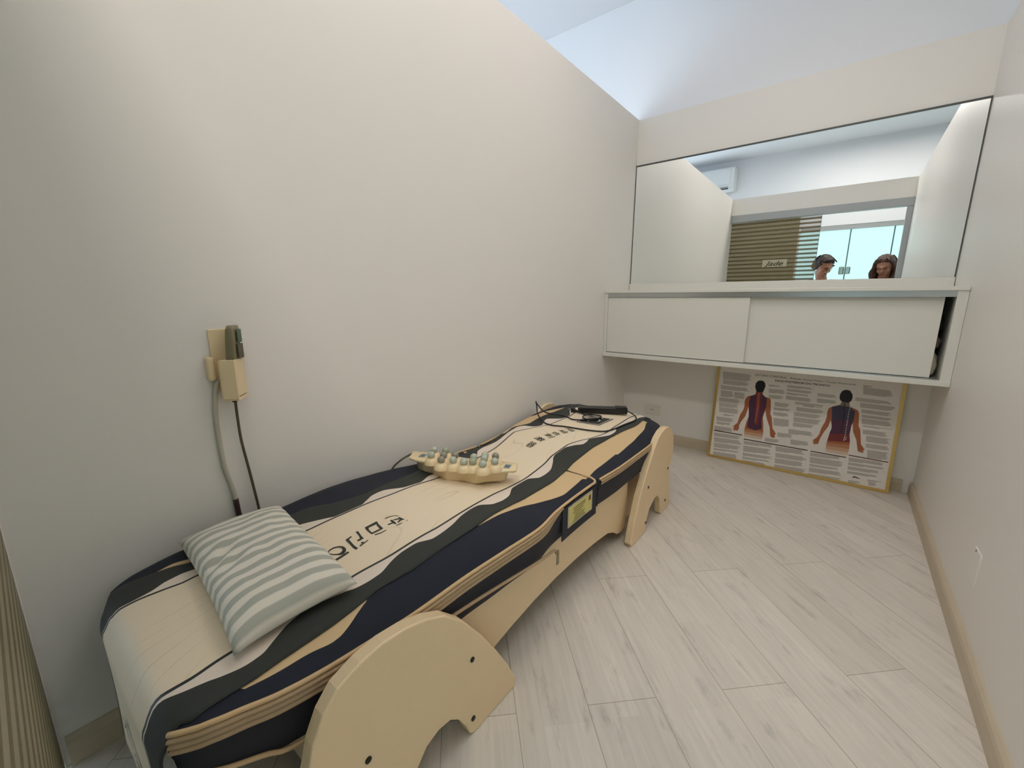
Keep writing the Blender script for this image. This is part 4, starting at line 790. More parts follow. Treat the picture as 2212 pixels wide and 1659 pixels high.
# dark emblem with a pale swirl
e = BED['EM']
def em(u, v): return (e[0][0]*(1-u)*(1-v)+e[3][0]*u*(1-v)+e[1][0]*(1-u)*v+e[2][0]*u*v, e[0][1]*(1-u)*(1-v)+e[3][1]*u*(1-v)+e[1][1]*(1-u)*v+e[2][1]*u*v)
sq = lambda a: [em(a, a), em(a, 1-a), em(1-a, 1-a), em(1-a, a)]
em_o = print_polys('printed_emblem', [sq(0)], M['ink'], cover, .0009)
print_polys('emblem_line', [[sq(.045), sq(.075)]], M['pale'], em_o, .0016)
def arc(cx, cy, r0, r1, a0, a1, w0, n=14):
    A = []; B = []
    for i in range(n+1):
        t = i/n; a = math.radians(a0+(a1-a0)*t); r = r0+(r1-r0)*t; w_ = w0*math.sin(math.pi*min(1, t*.9+.1))+.006
        A.append(em(cx+r*math.cos(a), cy+r*math.sin(a))); B.append(em(cx+(r+w_)*math.cos(a), cy+(r+w_)*math.sin(a)))
    return [[A[i], A[i+1], B[i+1], B[i]] for i in range(n)]
print_polys('emblem_swirl', arc(.52, .42, .16, .22, -20, 250, .07)+arc(.50, .5, .34, .40, 60, 220, .05), M['pale'], em_o, .0016)
# row of characters on the hanging end flap
V = []; F = []
vs0 = [('개', -1.02), ('인', -.965), ('용', -.91), ('온', -.855)]
for ch, x in vs0:
    vs, fs = norm_text(ch, .01)
    b = len(V)
    for u, v in vs:
        xx = x+u*.042; zz = .155+v*.05; h = .37-zz
        V.append((xx, flap_pt(xx, h)[1]-.0028, zz))
    F += [tuple(b+i for i in f) for f in fs]
mesh_obj('flap_characters', V, F, M['ink'], cover, smooth=False)

# stitched patch seams on the tan part next to the joint
tube('joint_seam', [(x, YJ+.004, bed_z(x, YJ)+.001) for x in (-.634, -.66, -.69, -.715)], .002, M['zip'], ext)
V = []; F = []

# legs: hoof shaped boards, each with bolts
near_leg = [(.180, .200), (.207, .284), (.216, .320), (.236, .360), (.262, .388), (.305, .404), (.350, .410), (.400, .405), (.450, .390), (.495, .367), (.545, .320), (.600, .246), (.652, .165), (.700, .082), (.728, .020), (.724, 0), (.570, 0), (.556, .010), (.545, .040), (.523, .080), (.497, .104), (.464, .109), (.432, .100), (.406, .070), (.394, .035), (.388, 0), (.270, 0), (.262, .016), (.240, .06), (.205, .11), (.185, .15)]
far_leg = [(1.514, 0), (1.498, .020), (1.530, .110), (1.572, .199), (1.635, .290), (1.700, .366), (1.745, .404), (1.790, .424), (1.835, .430), (1.880, .424), (1.930, .398), (1.962, .352), (1.972, .300), (1.958, .250), (1.938, .206), (1.940, .150), (1.962, .100), (1.974, .050), (1.972, .012), (1.960, 0), (1.858, 0), (1.845, .012), (1.836, .049), (1.822, .093), (1.790, .120), (1.752, .122), (1.692, .092), (1.670, .053), (1.664, 0)]
def leg(pts, x0, x1, bolts, side):
    bm = prism_x(bmesh.new(), pts, x0, x1, 0, 1, .0035)
    lg = from_bm('leg', bm, [M['mdf'], M['mdf_edge']], bed)
    for y, z in bolts:
        bb = bmesh.new()
        xf = x1 if side > 0 else x0
        bmesh.ops.create_cone(bb, cap_ends=True, segments=16, radius1=.0062, radius2=.0062, depth=.004, matrix=Matrix.Translation((xf, y, z)) @ Matrix.Rotation(math.pi/2, 4, 'Y'))
        from_bm('bolt', bb, M['bolt'], lg)
    return lg
leg(near_leg, -.590, -.562, [(.576*.985, .205), (.575*.985, .045), (.308*.985, .204)], 1)
leg(far_leg, -.598, -.570, [(1.907, .213), (1.660, .209), (1.901, .053), (1.655, .046)], 1)
leg(near_leg, -1.2125, -1.199, [], -1)
leg([(y, z+(.012 if z > .3 else 0)) for y, z in far_leg], -1.2125, -1.199, [], -1)
# side boards, arched along the floor
board = [(.50, .275), (.50, .03), (.53, .02), (.62, .02), (.66, .05), (.723, .086), (.80, .098), (.90, .110), (1.02, .117), (1.156, .116), (1.30, .106), (1.40, .094), (1.455, .072), (1.495, .046), (1.53, .040), (1.575, .044), (1.575, .290)]
for x0 in (-.645, -1.175):
    from_bm('side_board', prism_x(bmesh.new(), board, x0, x0+.018, 0, 1, .002), [M['mdf'], M['mdf_edge']], bed)
for ya_, yb_ in ((1.60, 1.80), (.28, .46)): box('cross_box', (-1.15, ya_, .03), (-.662, yb_, .275), M['mdf'], bed, .003)
from_bm('bed_base', bm_box(bmesh.new(), (-1.15, .24, .235), (-.655, 1.96, .281), .004), M['mdf_edge'], bed)
# feet carry the inner boards on the floor
for y in (.34, 1.70):
    for x in (-1.05, -.75): box('foot_block', (x-.03, y-.03, 0), (x+.03, y+.03, .032), M['bolt'], bed, .003)

# ---------------- pillow ----------------
pts = [Vector((-1.158, .209)), Vector((-1.127, .424)), Vector((-.692, .383)), Vector((-.712, .172))]
def pillow():
    n, m_ = 56, 34; V = []; F = []
    def corner_uv(u, v):
        a = pts[0].lerp(pts[3], u); b = pts[1].lerp(pts[2], u); return a.lerp(b, v)
    idx = {}
    for side in (1, -1):
        for i in range(n+1):
            for j in range(m_+1):
                u, v = i/n, j/m_
                edge = i in (0, n) or j in (0, m_)
                if side < 0 and edge: idx[(side, i, j)] = idx[(1, i, j)]; continue
                # soft sides pull in between the corners
                pu = .5+(u-.5)*(1-.035*(1-abs(2*v-1)**2)); pv = .5+(v-.5)*(1-.055*(1-abs(2*u-1)**2))
                p = corner_uv(pu, pv)
                bulge = (max(0, 1-abs(2*u-1)**3)**.40)*(max(0, 1-abs(2*v-1)**3)**.40)
                ux, vx = u, v
                wr = .006*noise.noise(Vector((u*5, v*3.2, 2)))+.003*noise.noise(Vector((u*13, v*8, 5)))
                # tuft of pulled creases near the head side
                du = u-.46; dv = v-.17
                g = math.exp(-(du*du/.018+dv*dv/.03))
                wr += g*(-.013+.008*math.sin(u*46+v*20))
                base = bed_z(p.x, max(p.y, .09))+.0055
                th = .050
                # upper side is full, lower side lies on the cover
                if side > 0: z = base+.020+bulge*(th-.004+wr)
                else: z = base+.020*(1-bulge**.8)
                if edge: z = base+.020+.003*noise.noise(Vector((u*9, v*9, 0)))
                idx[(side, i, j)] = len(V); V.append((p.x, p.y, z))
    uvn = []
    for side in (1, -1):
        for i in range(n):
            for j in range(m_):
                q = [idx[(side, a, b)] for a, b in ((i, j), (i+1, j), (i+1, j+1), (i, j+1))]
                if side < 0: q = q[::-1]
                F.append(tuple(q)); uvn.append([(a/n, b/m_) for a, b in (((i, j), (i+1, j), (i+1, j+1), (i, j+1)) if side > 0 else ((i, j+1), (i+1, j+1), (i+1, j), (i, j)))])
    o = mesh_obj('pillow', V, F, M['navy'])
    uv = o.data.uv_layers.new(name='UVMap'); k = 0
    for poly, us in zip(o.data.polygons, uvn):
        for li, q in zip(poly.loop_indices, us): uv.data[li].uv = q
    m = stripe_material('striped_pillow_cloth', 'X', 1/13.2, .25, .50, srgb(228, 222, 206), srgb(176, 177, 162), .85, sheen=.2, duty_soft=.05)
    nt = m.node_tree
    tc = [x for x in nt.nodes if x.type == 'TEX_COORD']; sp = [x for x in nt.nodes if x.type == 'SEPXYZ'][0]
    nt.links.new(tc[0].outputs['UV'], sp.inputs[0])
    o.data.materials[0] = m
    return o
pil = pillow()
tag(pil, 'small green-grey and cream striped pillow at the head of the massage bed', 'pillow')

# ---------------- hand massager with jade balls ----------------
axis = Vector((.925, .380)).normalized(); perp = Vector((-axis.y, axis.x))
zt = .458
mc = Vector((-.958, .925))
hm = thing('jade_massager', 'cream jade-ball massage plate lying across the massage bed', 'massager', (mc.x, mc.y, .43))
loc_ = [(-.202, .054), (-.192, .024), (-.188, -.002), (-.151, -.018), (-.112, -.022), (-.068, -.045), (-.040, -.062), (-.023, -.068), (.007, -.060), (.042, -.053), (.076, -.058), (.100, -.065), (.122, -.050), (.140, -.035), (.178, -.018), (.203, -.009), (.198, .020), (.191, .052),
        (.150, .050), (.135, .052), (.100, .064), (.060, .054), (.020, .044), (-.020, .048), (-.060, .062), (-.100, .056), (-.144, .056)]
ol = round_corners([Vector((a, b, 0)) for a, b in loc_], .007, 3)
ol = [mc+axis*p[0]+perp*p[1] for p in ol]
def plate(levels, name, m, parent):
    V = []; F = []; k = len(ol); c = sum((Vector(p) for p in ol), Vector((0, 0)))/k
    for sc_, z in levels:
        for p in ol:
            q = Vector(p)-mc; a, b = q.dot(axis), q.dot(perp)
            # the hull narrows more along its length than across
            zz = z
            q2 = mc+axis*a*(1-(1-sc_)*1.25)+perp*((b-.018)*sc_+.018)
            V.append((q2.x, q2.y, zz))
    for j in range(len(levels)-1):
        for i in range(k): F.append((j*k+i, j*k+(i+1) % k, (j+1)*k+(i+1) % k, (j+1)*k+i))
    F.append(tuple(range(k))[::-1]); F.append(tuple((len(levels)-1)*k+i for i in range(k)))
    return mesh_obj(name, V, F, m, parent)
bz = bed_z(mc.x, mc.y)+LIFT+.0005
pl = plate([(.72, bz+.001), (.80, bz+.004), (.86, bz+.012), (.885, .4475), (.9, .449), (.985, .4505), (1.0, .453), (1.0, .457), (.985, .459)], 'massager_body', M['cream_plastic'], hm)
balls = BED['BL']; jm = ['jade1', 'jade3', 'jade1', 'jade2', 'jade2', 'jade2', 'jade1', 'jade1', 'jade1', 'jade3', 'jade1', 'jade1', 'jade1', 'jade2', 'jade1']
V = []; F = []
for x, y in balls:
    b = len(V); prof = [(.0245, .4565), (.0238, .4625), (.0205, .4700), (.0155, .4755), (.0100, .4782)]; s = 18
    for r, z in prof:
        for k in range(s): a = 2*math.pi*k/s; V.append((x+r*math.cos(a), y+r*math.sin(a), z))
    for j in range(len(prof)-1):
        for k in range(s): F.append((b+j*s+k, b+j*s+(k+1) % s, b+(j+1)*s+(k+1) % s, b+(j+1)*s+k))
    F.append(tuple(b+4*s+k for k in range(s)))
mesh_obj('ball_mounts', V, F, M['cream_plastic'], pl)
for (x, y), j in zip(balls, jm):
    bm = bmesh.new(); bmesh.ops.create_uvsphere(bm, u_segments=24, v_segments=14, radius=.0124, matrix=Matrix.Translation((x, y, .4868)))
    from_bm('jade_ball', bm, M[j], hm, smooth=True)
sil = mat('silver_sticker', srgb(120, 138, 140), .3, noise_scale=60, noise_amt=.05)
for cx, cy in ((-1.1010, .8905), (-.8085, 1.000)):
    c = Vector((cx, cy)); V = []
    for a, b, z in ((-1, -1, 0), (1, -1, 0), (1, 1, 0), (-1, 1, 0)):
        p = c+axis*a*.0105+perp*b*.016; V.append((p.x, p.y, .4597))
    st = mesh_obj('sticker', V, [(0, 1, 2, 3)], sil, hm, smooth=False)
    V = []; F = []
    for k in range(4):
        b0_ = len(V)
        for a, b in ((-.6+k*.32, -.35), (-.42+k*.32, -.35), (-.42+k*.32, .3), (-.6+k*.32, .3)):
            p = c+axis*a*.0105+perp*b*.016; V.append((p.x, p.y, .4600))
        F.append((b0_, b0_+1, b0_+2, b0_+3))
    mesh_obj('sticker_print', V, F, M['ink'], st, smooth=False)
tube('cord', [(-1.150, .912, .452), (-1.165, .885, .449), (-1.180, .850, .432), (-1.196, .825, .40), (-1.200, .80, .33), (-1.203, .79, .25), (-1.203, .79, .12)], .0035, M['olive_dk'], hm)

# ---------------- power adapter with black cord ----------------
pa = thing('power_adapter', 'long black power adapter with coiled black cord on the foot of the massage bed', 'power adapter', (-.9, 1.86, .42))
A = Vector((-.995, 1.795)); B = Vector((-.790, 1.925)); dv = (B-A).normalized(); pv = Vector((-dv.y, dv.x))
def zc_(x, y): return cov(x, y)[2]
zb = max(zc_(A.x, A.y), zc_(B.x, B.y))+.0012
bm = bmesh.new()
r = bmesh.ops.create_cube(bm, size=1); Ln = (B-A).length
for v in r['verts']: v.co = Vector((v.co.x*Ln, v.co.y*.042, v.co.z*.031))
bmesh.ops.bevel(bm, geom=bm.edges[:], offset=.003, segments=3, affect='EDGES')
rot = Matrix.Rotation(math.atan2(dv.y, dv.x), 4, 'Z')
c = (A+B)/2+pv*.021
bm.transform(Matrix.Translation((c.x, c.y, zb+.0155)) @ rot)
body_ = from_bm('adapter_body', bm, M['black'], pa)
bm = bmesh.new(); r = bmesh.ops.create_cube(bm, size=1)
for v in r['verts']: v.co = Vector((v.co.x*.055, v.co.y*.041, v.co.z*.004))
c2 = B-dv*.03+pv*.021; bm.transform(Matrix.Translation((c2.x, c2.y, zb+.031+.001)) @ rot)
from_bm('end_cap', bm, M['black'], pa)
z0 = .0045
def on(x, y, h=z0): return (x, y, zc_(x, y)+h)
tube('power_cord', [(B.x+pv.x*.021, B.y+pv.y*.021, zb+.014)]+[on(-.762, 1.937, .010), on(-.730, 1.889), on(-.719, 1.828), on(-.728, 1.755), on(-.741, 1.659), on(-.761, 1.619), on(-.80, 1.60), on(-.86, 1.588), on(-.943, 1.578), on(-1.004, 1.563), (-1.055, 1.575, zc_(-1.055, 1.575)+.006), (-1.105, 1.60, .452), (-1.142, 1.642, .484), (-1.151, 1.65, .4975), (-1.143, 1.645, .489), (-1.100, 1.652, .452), on(-1.055, 1.69, .008), on(-1.00, 1.695), on(-.951, 1.676), on(-.895, 1.716), on(-.863, 1.756), on(-.871, 1.800), on(-.90, 1.808, .006), on(-.935, 1.77, .008), on(-.93, 1.725, .009), on(-.895, 1.70, .010), on(-.86, 1.735, .0105), on(-.867, 1.79, .0105), on(-.92, 1.785, .0105), on(-.96, 1.788), (-1.005, 1.80, zc_(-1.0, 1.8)+.012)], .0032, M['black_cable'], pa, 8)
bm = bmesh.new()
pr = [Vector((-1.003, 1.808)), Vector((-1.035, 1.800))]
dirp = (pr[1]-pr[0]).normalized(); pp_ = Vector((-dirp.y, dirp.x)); zpl = zc_(-1.02, 1.80)+.003
for k, (s0, s1) in enumerate(((.006, .006), (.013, .019))):
    pass
V = []
for t_, wv, hv in ((0, .005, .004), (.45, .008, .006), (.6, .013, .009), (1, .015, .011)):
    p = pr[0].lerp(pr[1], t_)
    for a, b in ((-1, 0), (1, 0), (1, 1), (-1, 1)): V.append((p.x+pp_.x*a*wv, p.y+pp_.y*a*wv, zpl+b*2*hv))
F = [(i*4+j, i*4+(j+1) % 4, (i+1)*4+(j+1) % 4, (i+1)*4+j) for i in range(3) for j in range(4)]+[(3, 2, 1, 0), (12, 13, 14, 15)]
plg = mesh_obj('plug', V, F, M['black'], pa, smooth=False)
V = []; F = []
for a in (-.6, .6):
    p0 = pr[1]+pp_*a*.015; p1 = p0+dirp*.016
    v_, f_ = tube_data([(p0.x, p0.y, zpl+.011), (p1.x, p1.y, zpl+.011)], .002, 8)
    b = len(V); V += v_; F += [tuple(b+i for i in f) for f in f_]
mesh_obj('plug_pins', V, F, M['chrome'], plg)

# ---------------- remote control in its wall holder ----------------
ho = thing('remote_holder', 'cream plastic holder on the wall above the pillow', 'holder', (XL, .375, .8))
bm = bmesh.new()
bm_box(bm, (XL+.006, .346, .752), (XL+.012, .392, .85), .001)
bm_box(bm, (XL+.040, .346, .762), (XL+.044, .392, .853), .0015)         # front of the cup
bm_box(bm, (XL+.010, .342, .756), (XL+.044, .348, .853), .0015); bm_box(bm, (XL+.010, .390, .756), (XL+.044, .396, .853), .0015)
bm_box(bm, (XL+.010, .344, .752), (XL+.044, .394, .760), .0015)
TURN = Matrix.Translation((XL+.036, .372, 0)) @ Matrix.Rotation(math.radians(50), 4, 'Z') @ Matrix.Translation((-XL-.0265, -.370, 0))
bmesh.ops.transform(bm, matrix=TURN, verts=bm.verts[:])
from_bm('holder_cup', bm, M['cream_plastic'], ho)
box('back_plate', (XL+.0005, .340, .775), (XL+.006, .392, .925), M['cream_plastic'], ho, .002)
bm = bmesh.new(); bm_box(bm, (XL+.0005, .325, .80), (XL+.022, .342, .86), .007, seg=3)
from_bm('side_clip', bm, M['cream_plastic'], ho)
rc = thing('remote_control', 'olive-grey wired remote control standing in the wall holder', 'remote control', (XL+.026, .378, .77))
sec = [(.764, .010, .010), (.80, .013, .013), (.86, .0185, .0125), (.90, .0205, .0115), (.925, .0205, .0100), (.934, .0170, .0080)]
V = []
for z, wv, hv in sec:
    cx = XL+.0255; cy = .370; k = (z-.76)*.10
    for a, b in [(math.cos(t), math.sin(t)) for t in [2*math.pi*i/24 for i in range(24)]]:
        e_ = .45
        V.append((cx+math.copysign(abs(a)**e_, a)*hv+k*.6, cy+math.copysign(abs(b)**e_, b)*wv+k*.4, z))
F = [(i*24+j, i*24+(j+1) % 24, (i+1)*24+(j+1) % 24, (i+1)*24+j) for i in range(len(sec)-1) for j in range(24)]+[tuple(range(24))[::-1], tuple(5*24+i for i in range(24))]
V = [tuple(TURN @ Vector(v)) for v in V]
mesh_obj('remote_body', V, F, M['olive'], rc)
bm = bmesh.new()
bm_box(bm, (XL+.0484, .364, .893), (XL+.0500, .388, .925), .0004)
bmesh.ops.transform(bm, matrix=TURN, verts=bm.verts[:])
from_bm('display_window', bm, M['green_led'], rc)
bm = bmesh.new()
for k in range(4): bm_box(bm, (XL+.0478, .366, .866-k*.004-.0), (XL+.0498, .386, .868-k*.004), 0)
bm_box(bm, (XL+.047, .362, .855), (XL+.0495, .390, .890), .0004)
bmesh.ops.transform(bm, matrix=TURN, verts=bm.verts[:])
from_bm('button_panel', bm, M['olive_dk'], rc)
tube('remote_cord', [(XL+.026, .371, .766), (XL+.025, .3725, .745), (XL+.020, .374, .70), (XL+.015, .377, .637), (XL+.012, .386, .557), (XL+.012, .396, .454), (XL+.010, .399, .418)], .0034, M['olive_dk'], rc)
tube('strain_relief', [(XL+.026, .371, .758), (XL+.025, .3715, .742)], .0058, M['olive_dk'], rc, n=1)
wc = thing('white_cable', 'off-white cable with a brown end running down the wall from the holder', 'cable', (XL, .34, .6))
tube('cable', [(XL+.010, .345, .80), (XL+.008, .336, .76), (XL+.007, .331, .705), (XL+.007, .331, .649), (XL+.007, .334, .573), (XL+.007, .343, .518), (XL+.007, .348, .478)], .0058, M['white_cable'], wc)
tube('ferrule', [(XL+.007, .348, .480), (XL+.008, .350, .44), (XL+.008, .352, .425)], .0066, M['brown'], wc)

# ---------------- framed chart leaning on the wall ----------------
U = Vector((.99985, .01704, 0)); W_ = Vector((-.0018, .10544, .99442)); ORI = Vector((-.592, 2.785, .0012)); NN = U.cross(W_)   # NN points into the room
if NN.y > 0: NN = -NN
ch = thing('framed_chart', 'gold-framed body reading chart with two back figures leaning against the wall', 'picture', ORI)
PW, PH = .880, .597
def pp3(u, v, k=0): return ORI+U*u+W_*v+NN*k
def frame_bar(bm, pts, k0, k1):
    vs = [bm.verts.new(pp3(u, v, k)) for k in (k0, k1) for u, v in pts]; n_ = len(pts)
    bm.faces.new(vs[:n_]); bm.faces.new(vs[n_:][::-1])
    for i in range(n_): bm.faces.new((vs[i], vs[i+n_], vs[n_+(i+1) % n_], vs[(i+1) % n_]))
bm = bmesh.new()
def ring(w0, w1, k0, k1):
    a, b = w0, w1
    o = [(a, a), (PW-a, a), (PW-a, PH-a), (a, PH-a)]; i_ = [(b, b), (PW-b, b), (PW-b, PH-b), (b, PH-b)]
    for s in range(4): frame_bar(bm, [o[s], o[(s+1) % 4], i_[(s+1) % 4], i_[s]], k0, k1)
ring(0, .005, -.012, .004); ring(.005, .0095, -.012, .0012); ring(.0095, .0145, -.012, .003)
bmesh.ops.recalc_face_normals(bm, faces=bm.faces[:])
from_bm('gold_frame', bm, M['gold'], ch)
pm = {}
for k, cc in dict(paper=(236, 230, 222), text=(176, 168, 160), skin=(172, 104, 70), skin2=(190, 132, 98), skin3=(208, 164, 134), skin4=(224, 198, 178), purple=(88, 52, 76), navy=(70, 64, 84), red=(126, 54, 54), spine=(160, 90, 78), hair=(36, 28, 30), neck=(130, 120, 98), dark=(60, 40, 42), dred=(96, 38, 38), white=(236, 230, 226)).items():
    pm[k] = mat('chart_'+k, srgb(*cc), .35, noise_scale=60, noise_amt=.05, spec=.3)
keys = list(pm)
bm = bmesh.new(); frame_bar(bm, [(.014, .014), (PW-.014, .014), (PW-.014, PH-.014), (.014, PH-.014)], -.010, -.002)
bmesh.ops.recalc_face_normals(bm, faces=bm.faces[:])
for f in bm.faces: f.material_index = 0
lay = 0
bpoly = []
for name_, P in POS['P']:
    bpoly.append((name_, P))
k_ = -.0019
for name_, P in bpoly:
    k_ += .000018
    f = bm.faces.new([bm.verts.new(pp3(u, v, k_)) for u, v in P]); f.material_index = keys.index(name_)
random.seed(11)
for q in POS['T']:
    a, b, c, d_ = [Vector(q[i:i+2]) for i in (0, 2, 4, 6)]
    hgt = (d_-a).length; n_ = max(1, round(hgt/.0036))
    for i in range(n_):
        t0 = (i+.12)/n_; t1 = (i+.80)/n_
        e1 = .86+.14*random.random()
        if i == n_-1: e1 = .4+.5*random.random()
        s0 = 0
        for seg in range(1):
            w0 = 0; w1 = e1
            P = [a.lerp(b, w0).lerp(d_.lerp(c, w0), t0), a.lerp(b, w1).lerp(d_.lerp(c, w1), t0), a.lerp(b, w1).lerp(d_.lerp(c, w1), t1), a.lerp(b, w0).lerp(d_.lerp(c, w0), t1)]
            f = bm.faces.new([bm.verts.new(pp3(p.x, p.y, -.0017)) for p in P]); f.material_index = keys.index('text')
for s, q, bold, mk in (('LEITURA CORPORAL - Relação Corpo Físico / Corpo Emocional', POS['L1'], 0, 'dark'), ('FACE POSTERIOR DO TRONCO', POS['L2'], .02, 'dark')):
    vs, fs = norm_text(s, bold)
    vv = []
    for u, v in vs:
        p = Vector(q[3]).lerp(Vector(q[2]), u).lerp(Vector(q[0]).lerp(Vector(q[1]), u), v); vv.append(bm.verts.new(pp3(p.x, p.y, -.0015)))
    for f_ in fs:
        try: f = bm.faces.new([vv[i] for i in f_]); f.material_index = keys.index(mk)
        except ValueError: pass
from_bm('chart_print', bm, [pm[k] for k in keys], ch)

# ---------------- air conditioner on the outside wall, seen in the mirror ----------------
ac = thing('air_conditioner', 'white split air conditioner high on the wall, reflected in the mirror', 'air conditioner', (-1.83, YE, 2.45))
AX0, AX1, AZ0, AZ1, AD = -2.24, -1.415, 2.43, 2.735, .20
V = []; F = []
prof = [(0, AZ0+.02), (AD*.55, AZ0), (AD*.93, AZ0+.035), (AD, AZ0+.09), (AD, AZ1-.03), (AD*.93, AZ1-.004), (AD*.8, AZ1), (0, AZ1)]
bm = bmesh.new()
a = [bm.verts.new((AX0, YE+d, z)) for d, z in prof]; b = [bm.verts.new((AX1, YE+d, z)) for d, z in prof]
bm.faces.new(a); bm.faces.new(b[::-1])
for i in range(len(prof)): bm.faces.new((a[i], b[i], b[(i+1) % len(prof)], a[(i+1) % len(prof)]))
bmesh.ops.recalc_face_normals(bm, faces=bm.faces[:])
bmesh.ops.bevel(bm, geom=bm.edges[:], offset=.006, segments=2, affect='EDGES')
from_bm('casing', bm, M['ac'], ac)
from_bm('front_panel', bm_box(bmesh.new(), (AX0+.035, YE+AD-.001, AZ0+.085), (AX1-.045, YE+AD+.006, AZ1-.028), .003), M['ac'], ac)
from_bm('air_slot', bm_box(bmesh.new(), (AX0+.06, YE+AD*.80, AZ0+.028), (AX1-.07, YE+AD+.002, AZ0+.052), .003), M['slot'], ac)
from_bm('louver', bm_box(bmesh.new(), (AX0+.06, YE+AD*.82, AZ0+.038), (AX1-.07, YE+AD+.008, AZ0+.043), .001), M['ac'], ac)

# ---------------- two women in the doorway, seen in the mirror ----------------
def person(name, label, x, y, top, yaw, pitch, tilt, hair_m, shirt_m, long_hair, smile):
    t = thing(name, label, 'person', (x, y, 0))
    Hh = .222; R = Matrix.Rotation(yaw, 4, 'Z') @ Matrix.Rotation(-pitch, 4, 'X') @ Matrix.Rotation(tilt, 4, 'Y')
    hc = Vector((x, y, top-.115))                     # head centre
    S = top/1.60
    fwd = Vector((0, 1, 0))
    bm = bmesh.new()
    def limb(ps, rs, seg=14, flat=1.0):
        P = smooth_path(ps, 5); n = len(P)
        def rr(t_):
            f = t_*(len(rs)-1); i = min(int(f), len(rs)-2); return rs[i]+(rs[i+1]-rs[i])*(f-i)
        v_, f_ = tube_data(P, rr, seg, flat=flat)
        vv = [bm.verts.new(p) for p in v_]
        for q in f_: bm.faces.new([vv[i] for i in q])
    def ell(c, r, M_=None, sub=3):
        rr = bmesh.ops.create_icosphere(bm, subdivisions=sub, radius=1)
        for v in rr['verts']:
            q = Vector((v.co.x*r[0], v.co.y*r[1], v.co.z*r[2]))
            if M_ is not None: q = M_ @ q
            v.co = q+Vector(c)
    # head: skull, jaw, brow, nose, cheeks, chin, ears
    hp = lambda a, b, c: hc+(R @ Vector((a, b, c)))
    R3 = R.to_3x3()
    ell(hc+R3 @ Vector((0, -.012, .022)), (.074, .092, .088), R3)
    ell(hp(0, .018, -.035), (.058, .066, .072), R3)
    ell(hp(0, .060, -.084), (.024, .022, .020), R3, 2)
    ell(hp(0, .078, .018), (.046, .018, .014), R3, 2)
    for s in (-1, 1):
        ell(hp(s*.036, .058, -.028), (.022, .022, .022), R3, 2)
        ell(hp(s*.072, -.004, -.008), (.009, .018, .030), R3, 2)
    limb([hp(0, .086, .012), hp(0, .098, -.012), hp(0, .105, -.030)], [.007, .009, .013], 10)
    for s in (-1, 1): ell(hp(s*.011, .092, -.033), (.008, .010, .008), R3, 2)
    ell(hp(0, .084, -.054), (.020, .010, .007), R3, 2); ell(hp(0, .083, -.064), (.017, .010, .007), R3, 2)
    # neck and body
    sh = top-.350*S; nb = Vector((x, y-.035, sh+.02))
    limb([hp(0, -.022, -.06), nb, nb-Vector((0, .01, .06))], [.052, .055, .07])
    hipz = .52*top+.02
    limb([(x, y-.05, sh+.015), (x, y-.045, sh-.06), (x, y-.035, sh-.20), (x, y-.04, hipz+.14), (x, y-.045, hipz), (x, y-.045, hipz-.10)], [.06, .135, .135, .115, .15, .11], 20, .62)
    yawv = 0
    for s in (-1, 1):
        shp = Vector((x+s*.165, y-.04, sh-.02)); el = Vector((x+s*.215, y-.03, sh-.28)); wr = Vector((x+s*.09, y+.15, sh-.32))
        limb([(x+s*.05, y-.045, sh+.0), shp, shp+(el-shp)*.5, el], [.05, .052, .042, .036])
        limb([el, (el+wr)/2, wr], [.036, .034, .024])
        hd = (Vector((x-s*.01, y+.19, sh-.33))-wr).normalized()
        side = hd.cross(Vector((0, 0, 1))).normalized()
        pc = wr+hd*.045
        limb([wr, wr+hd*.03, wr+hd*.075], [.023, .030, .030], 12, .5)
        for k in range(4):
            o = side*(-.024+k*.016); ln = (.062, .07, .066, .052)[k]
            b_ = wr+hd*.075+o
            limb([b_, b_+hd*ln*.5+Vector((0, 0, -.006)), b_+hd*ln*.85+Vector((0, 0, -.024))], [.0085, .0080, .0068], 8)
        b_ = wr+hd*.03+side*(-s*.026)
        limb([b_, b_+hd*.025+side*(-s*.022), b_+hd*.055+side*(-s*.026)], [.011, .0095, .008], 8)
        hp0 = Vector((x+s*.085, y-.04, hipz-.03)); kn = Vector((x+s*.09, y-.02, .27*top)); an = Vector((x+s*.09, y-.045, .075))
        limb([hp0, hp0.lerp(kn, .5), kn, kn.lerp(an, .35), an, (an.x, an.y, .04)], [.088, .078, .056, .054, .036, .036])
        limb([(an.x, an.y-.035, .038), (an.x, an.y+.06, .036), (an.x+s*.01, an.y+.15, .028)], [.036, .038, .026], 12, .8)
    me = bpy.data.meshes.new('t'); bm.to_mesh(me); bm.free()
    tmp = bpy.data.objects.new('t', me); C.objects.link(tmp)
    rm = tmp.modifiers.new('r', 'REMESH'); rm.mode = 'VOXEL'; rm.voxel_size = .0055; rm.use_smooth_shade = True
    sm = tmp.modifiers.new('s', 'SMOOTH'); sm.iterations = 3; sm.factor = .5
    dg = bpy.context.evaluated_depsgraph_get(); dg.update()
    me2 = bpy.data.meshes.new_from_object(tmp.evaluated_get(dg)); bpy.data.objects.remove(tmp)
    for v in me2.vertices: v.co -= t.location
    me2.materials.clear()
    for m in (M['skin'], M['trouser'], M['shoe']): me2.materials.append(m)
    for p in me2.polygons:
        p.use_smooth = True
        z = p.center.z
        p.material_index = 2 if z < .085 else (1 if z < hipz+.03 and abs(p.center.y) < .125 else 0)
    me2.name = 'body'
    bo = link(bpy.data.objects.new('body', me2), t)
    # tunic: a shell over torso and upper arms
    bm = bmesh.new()
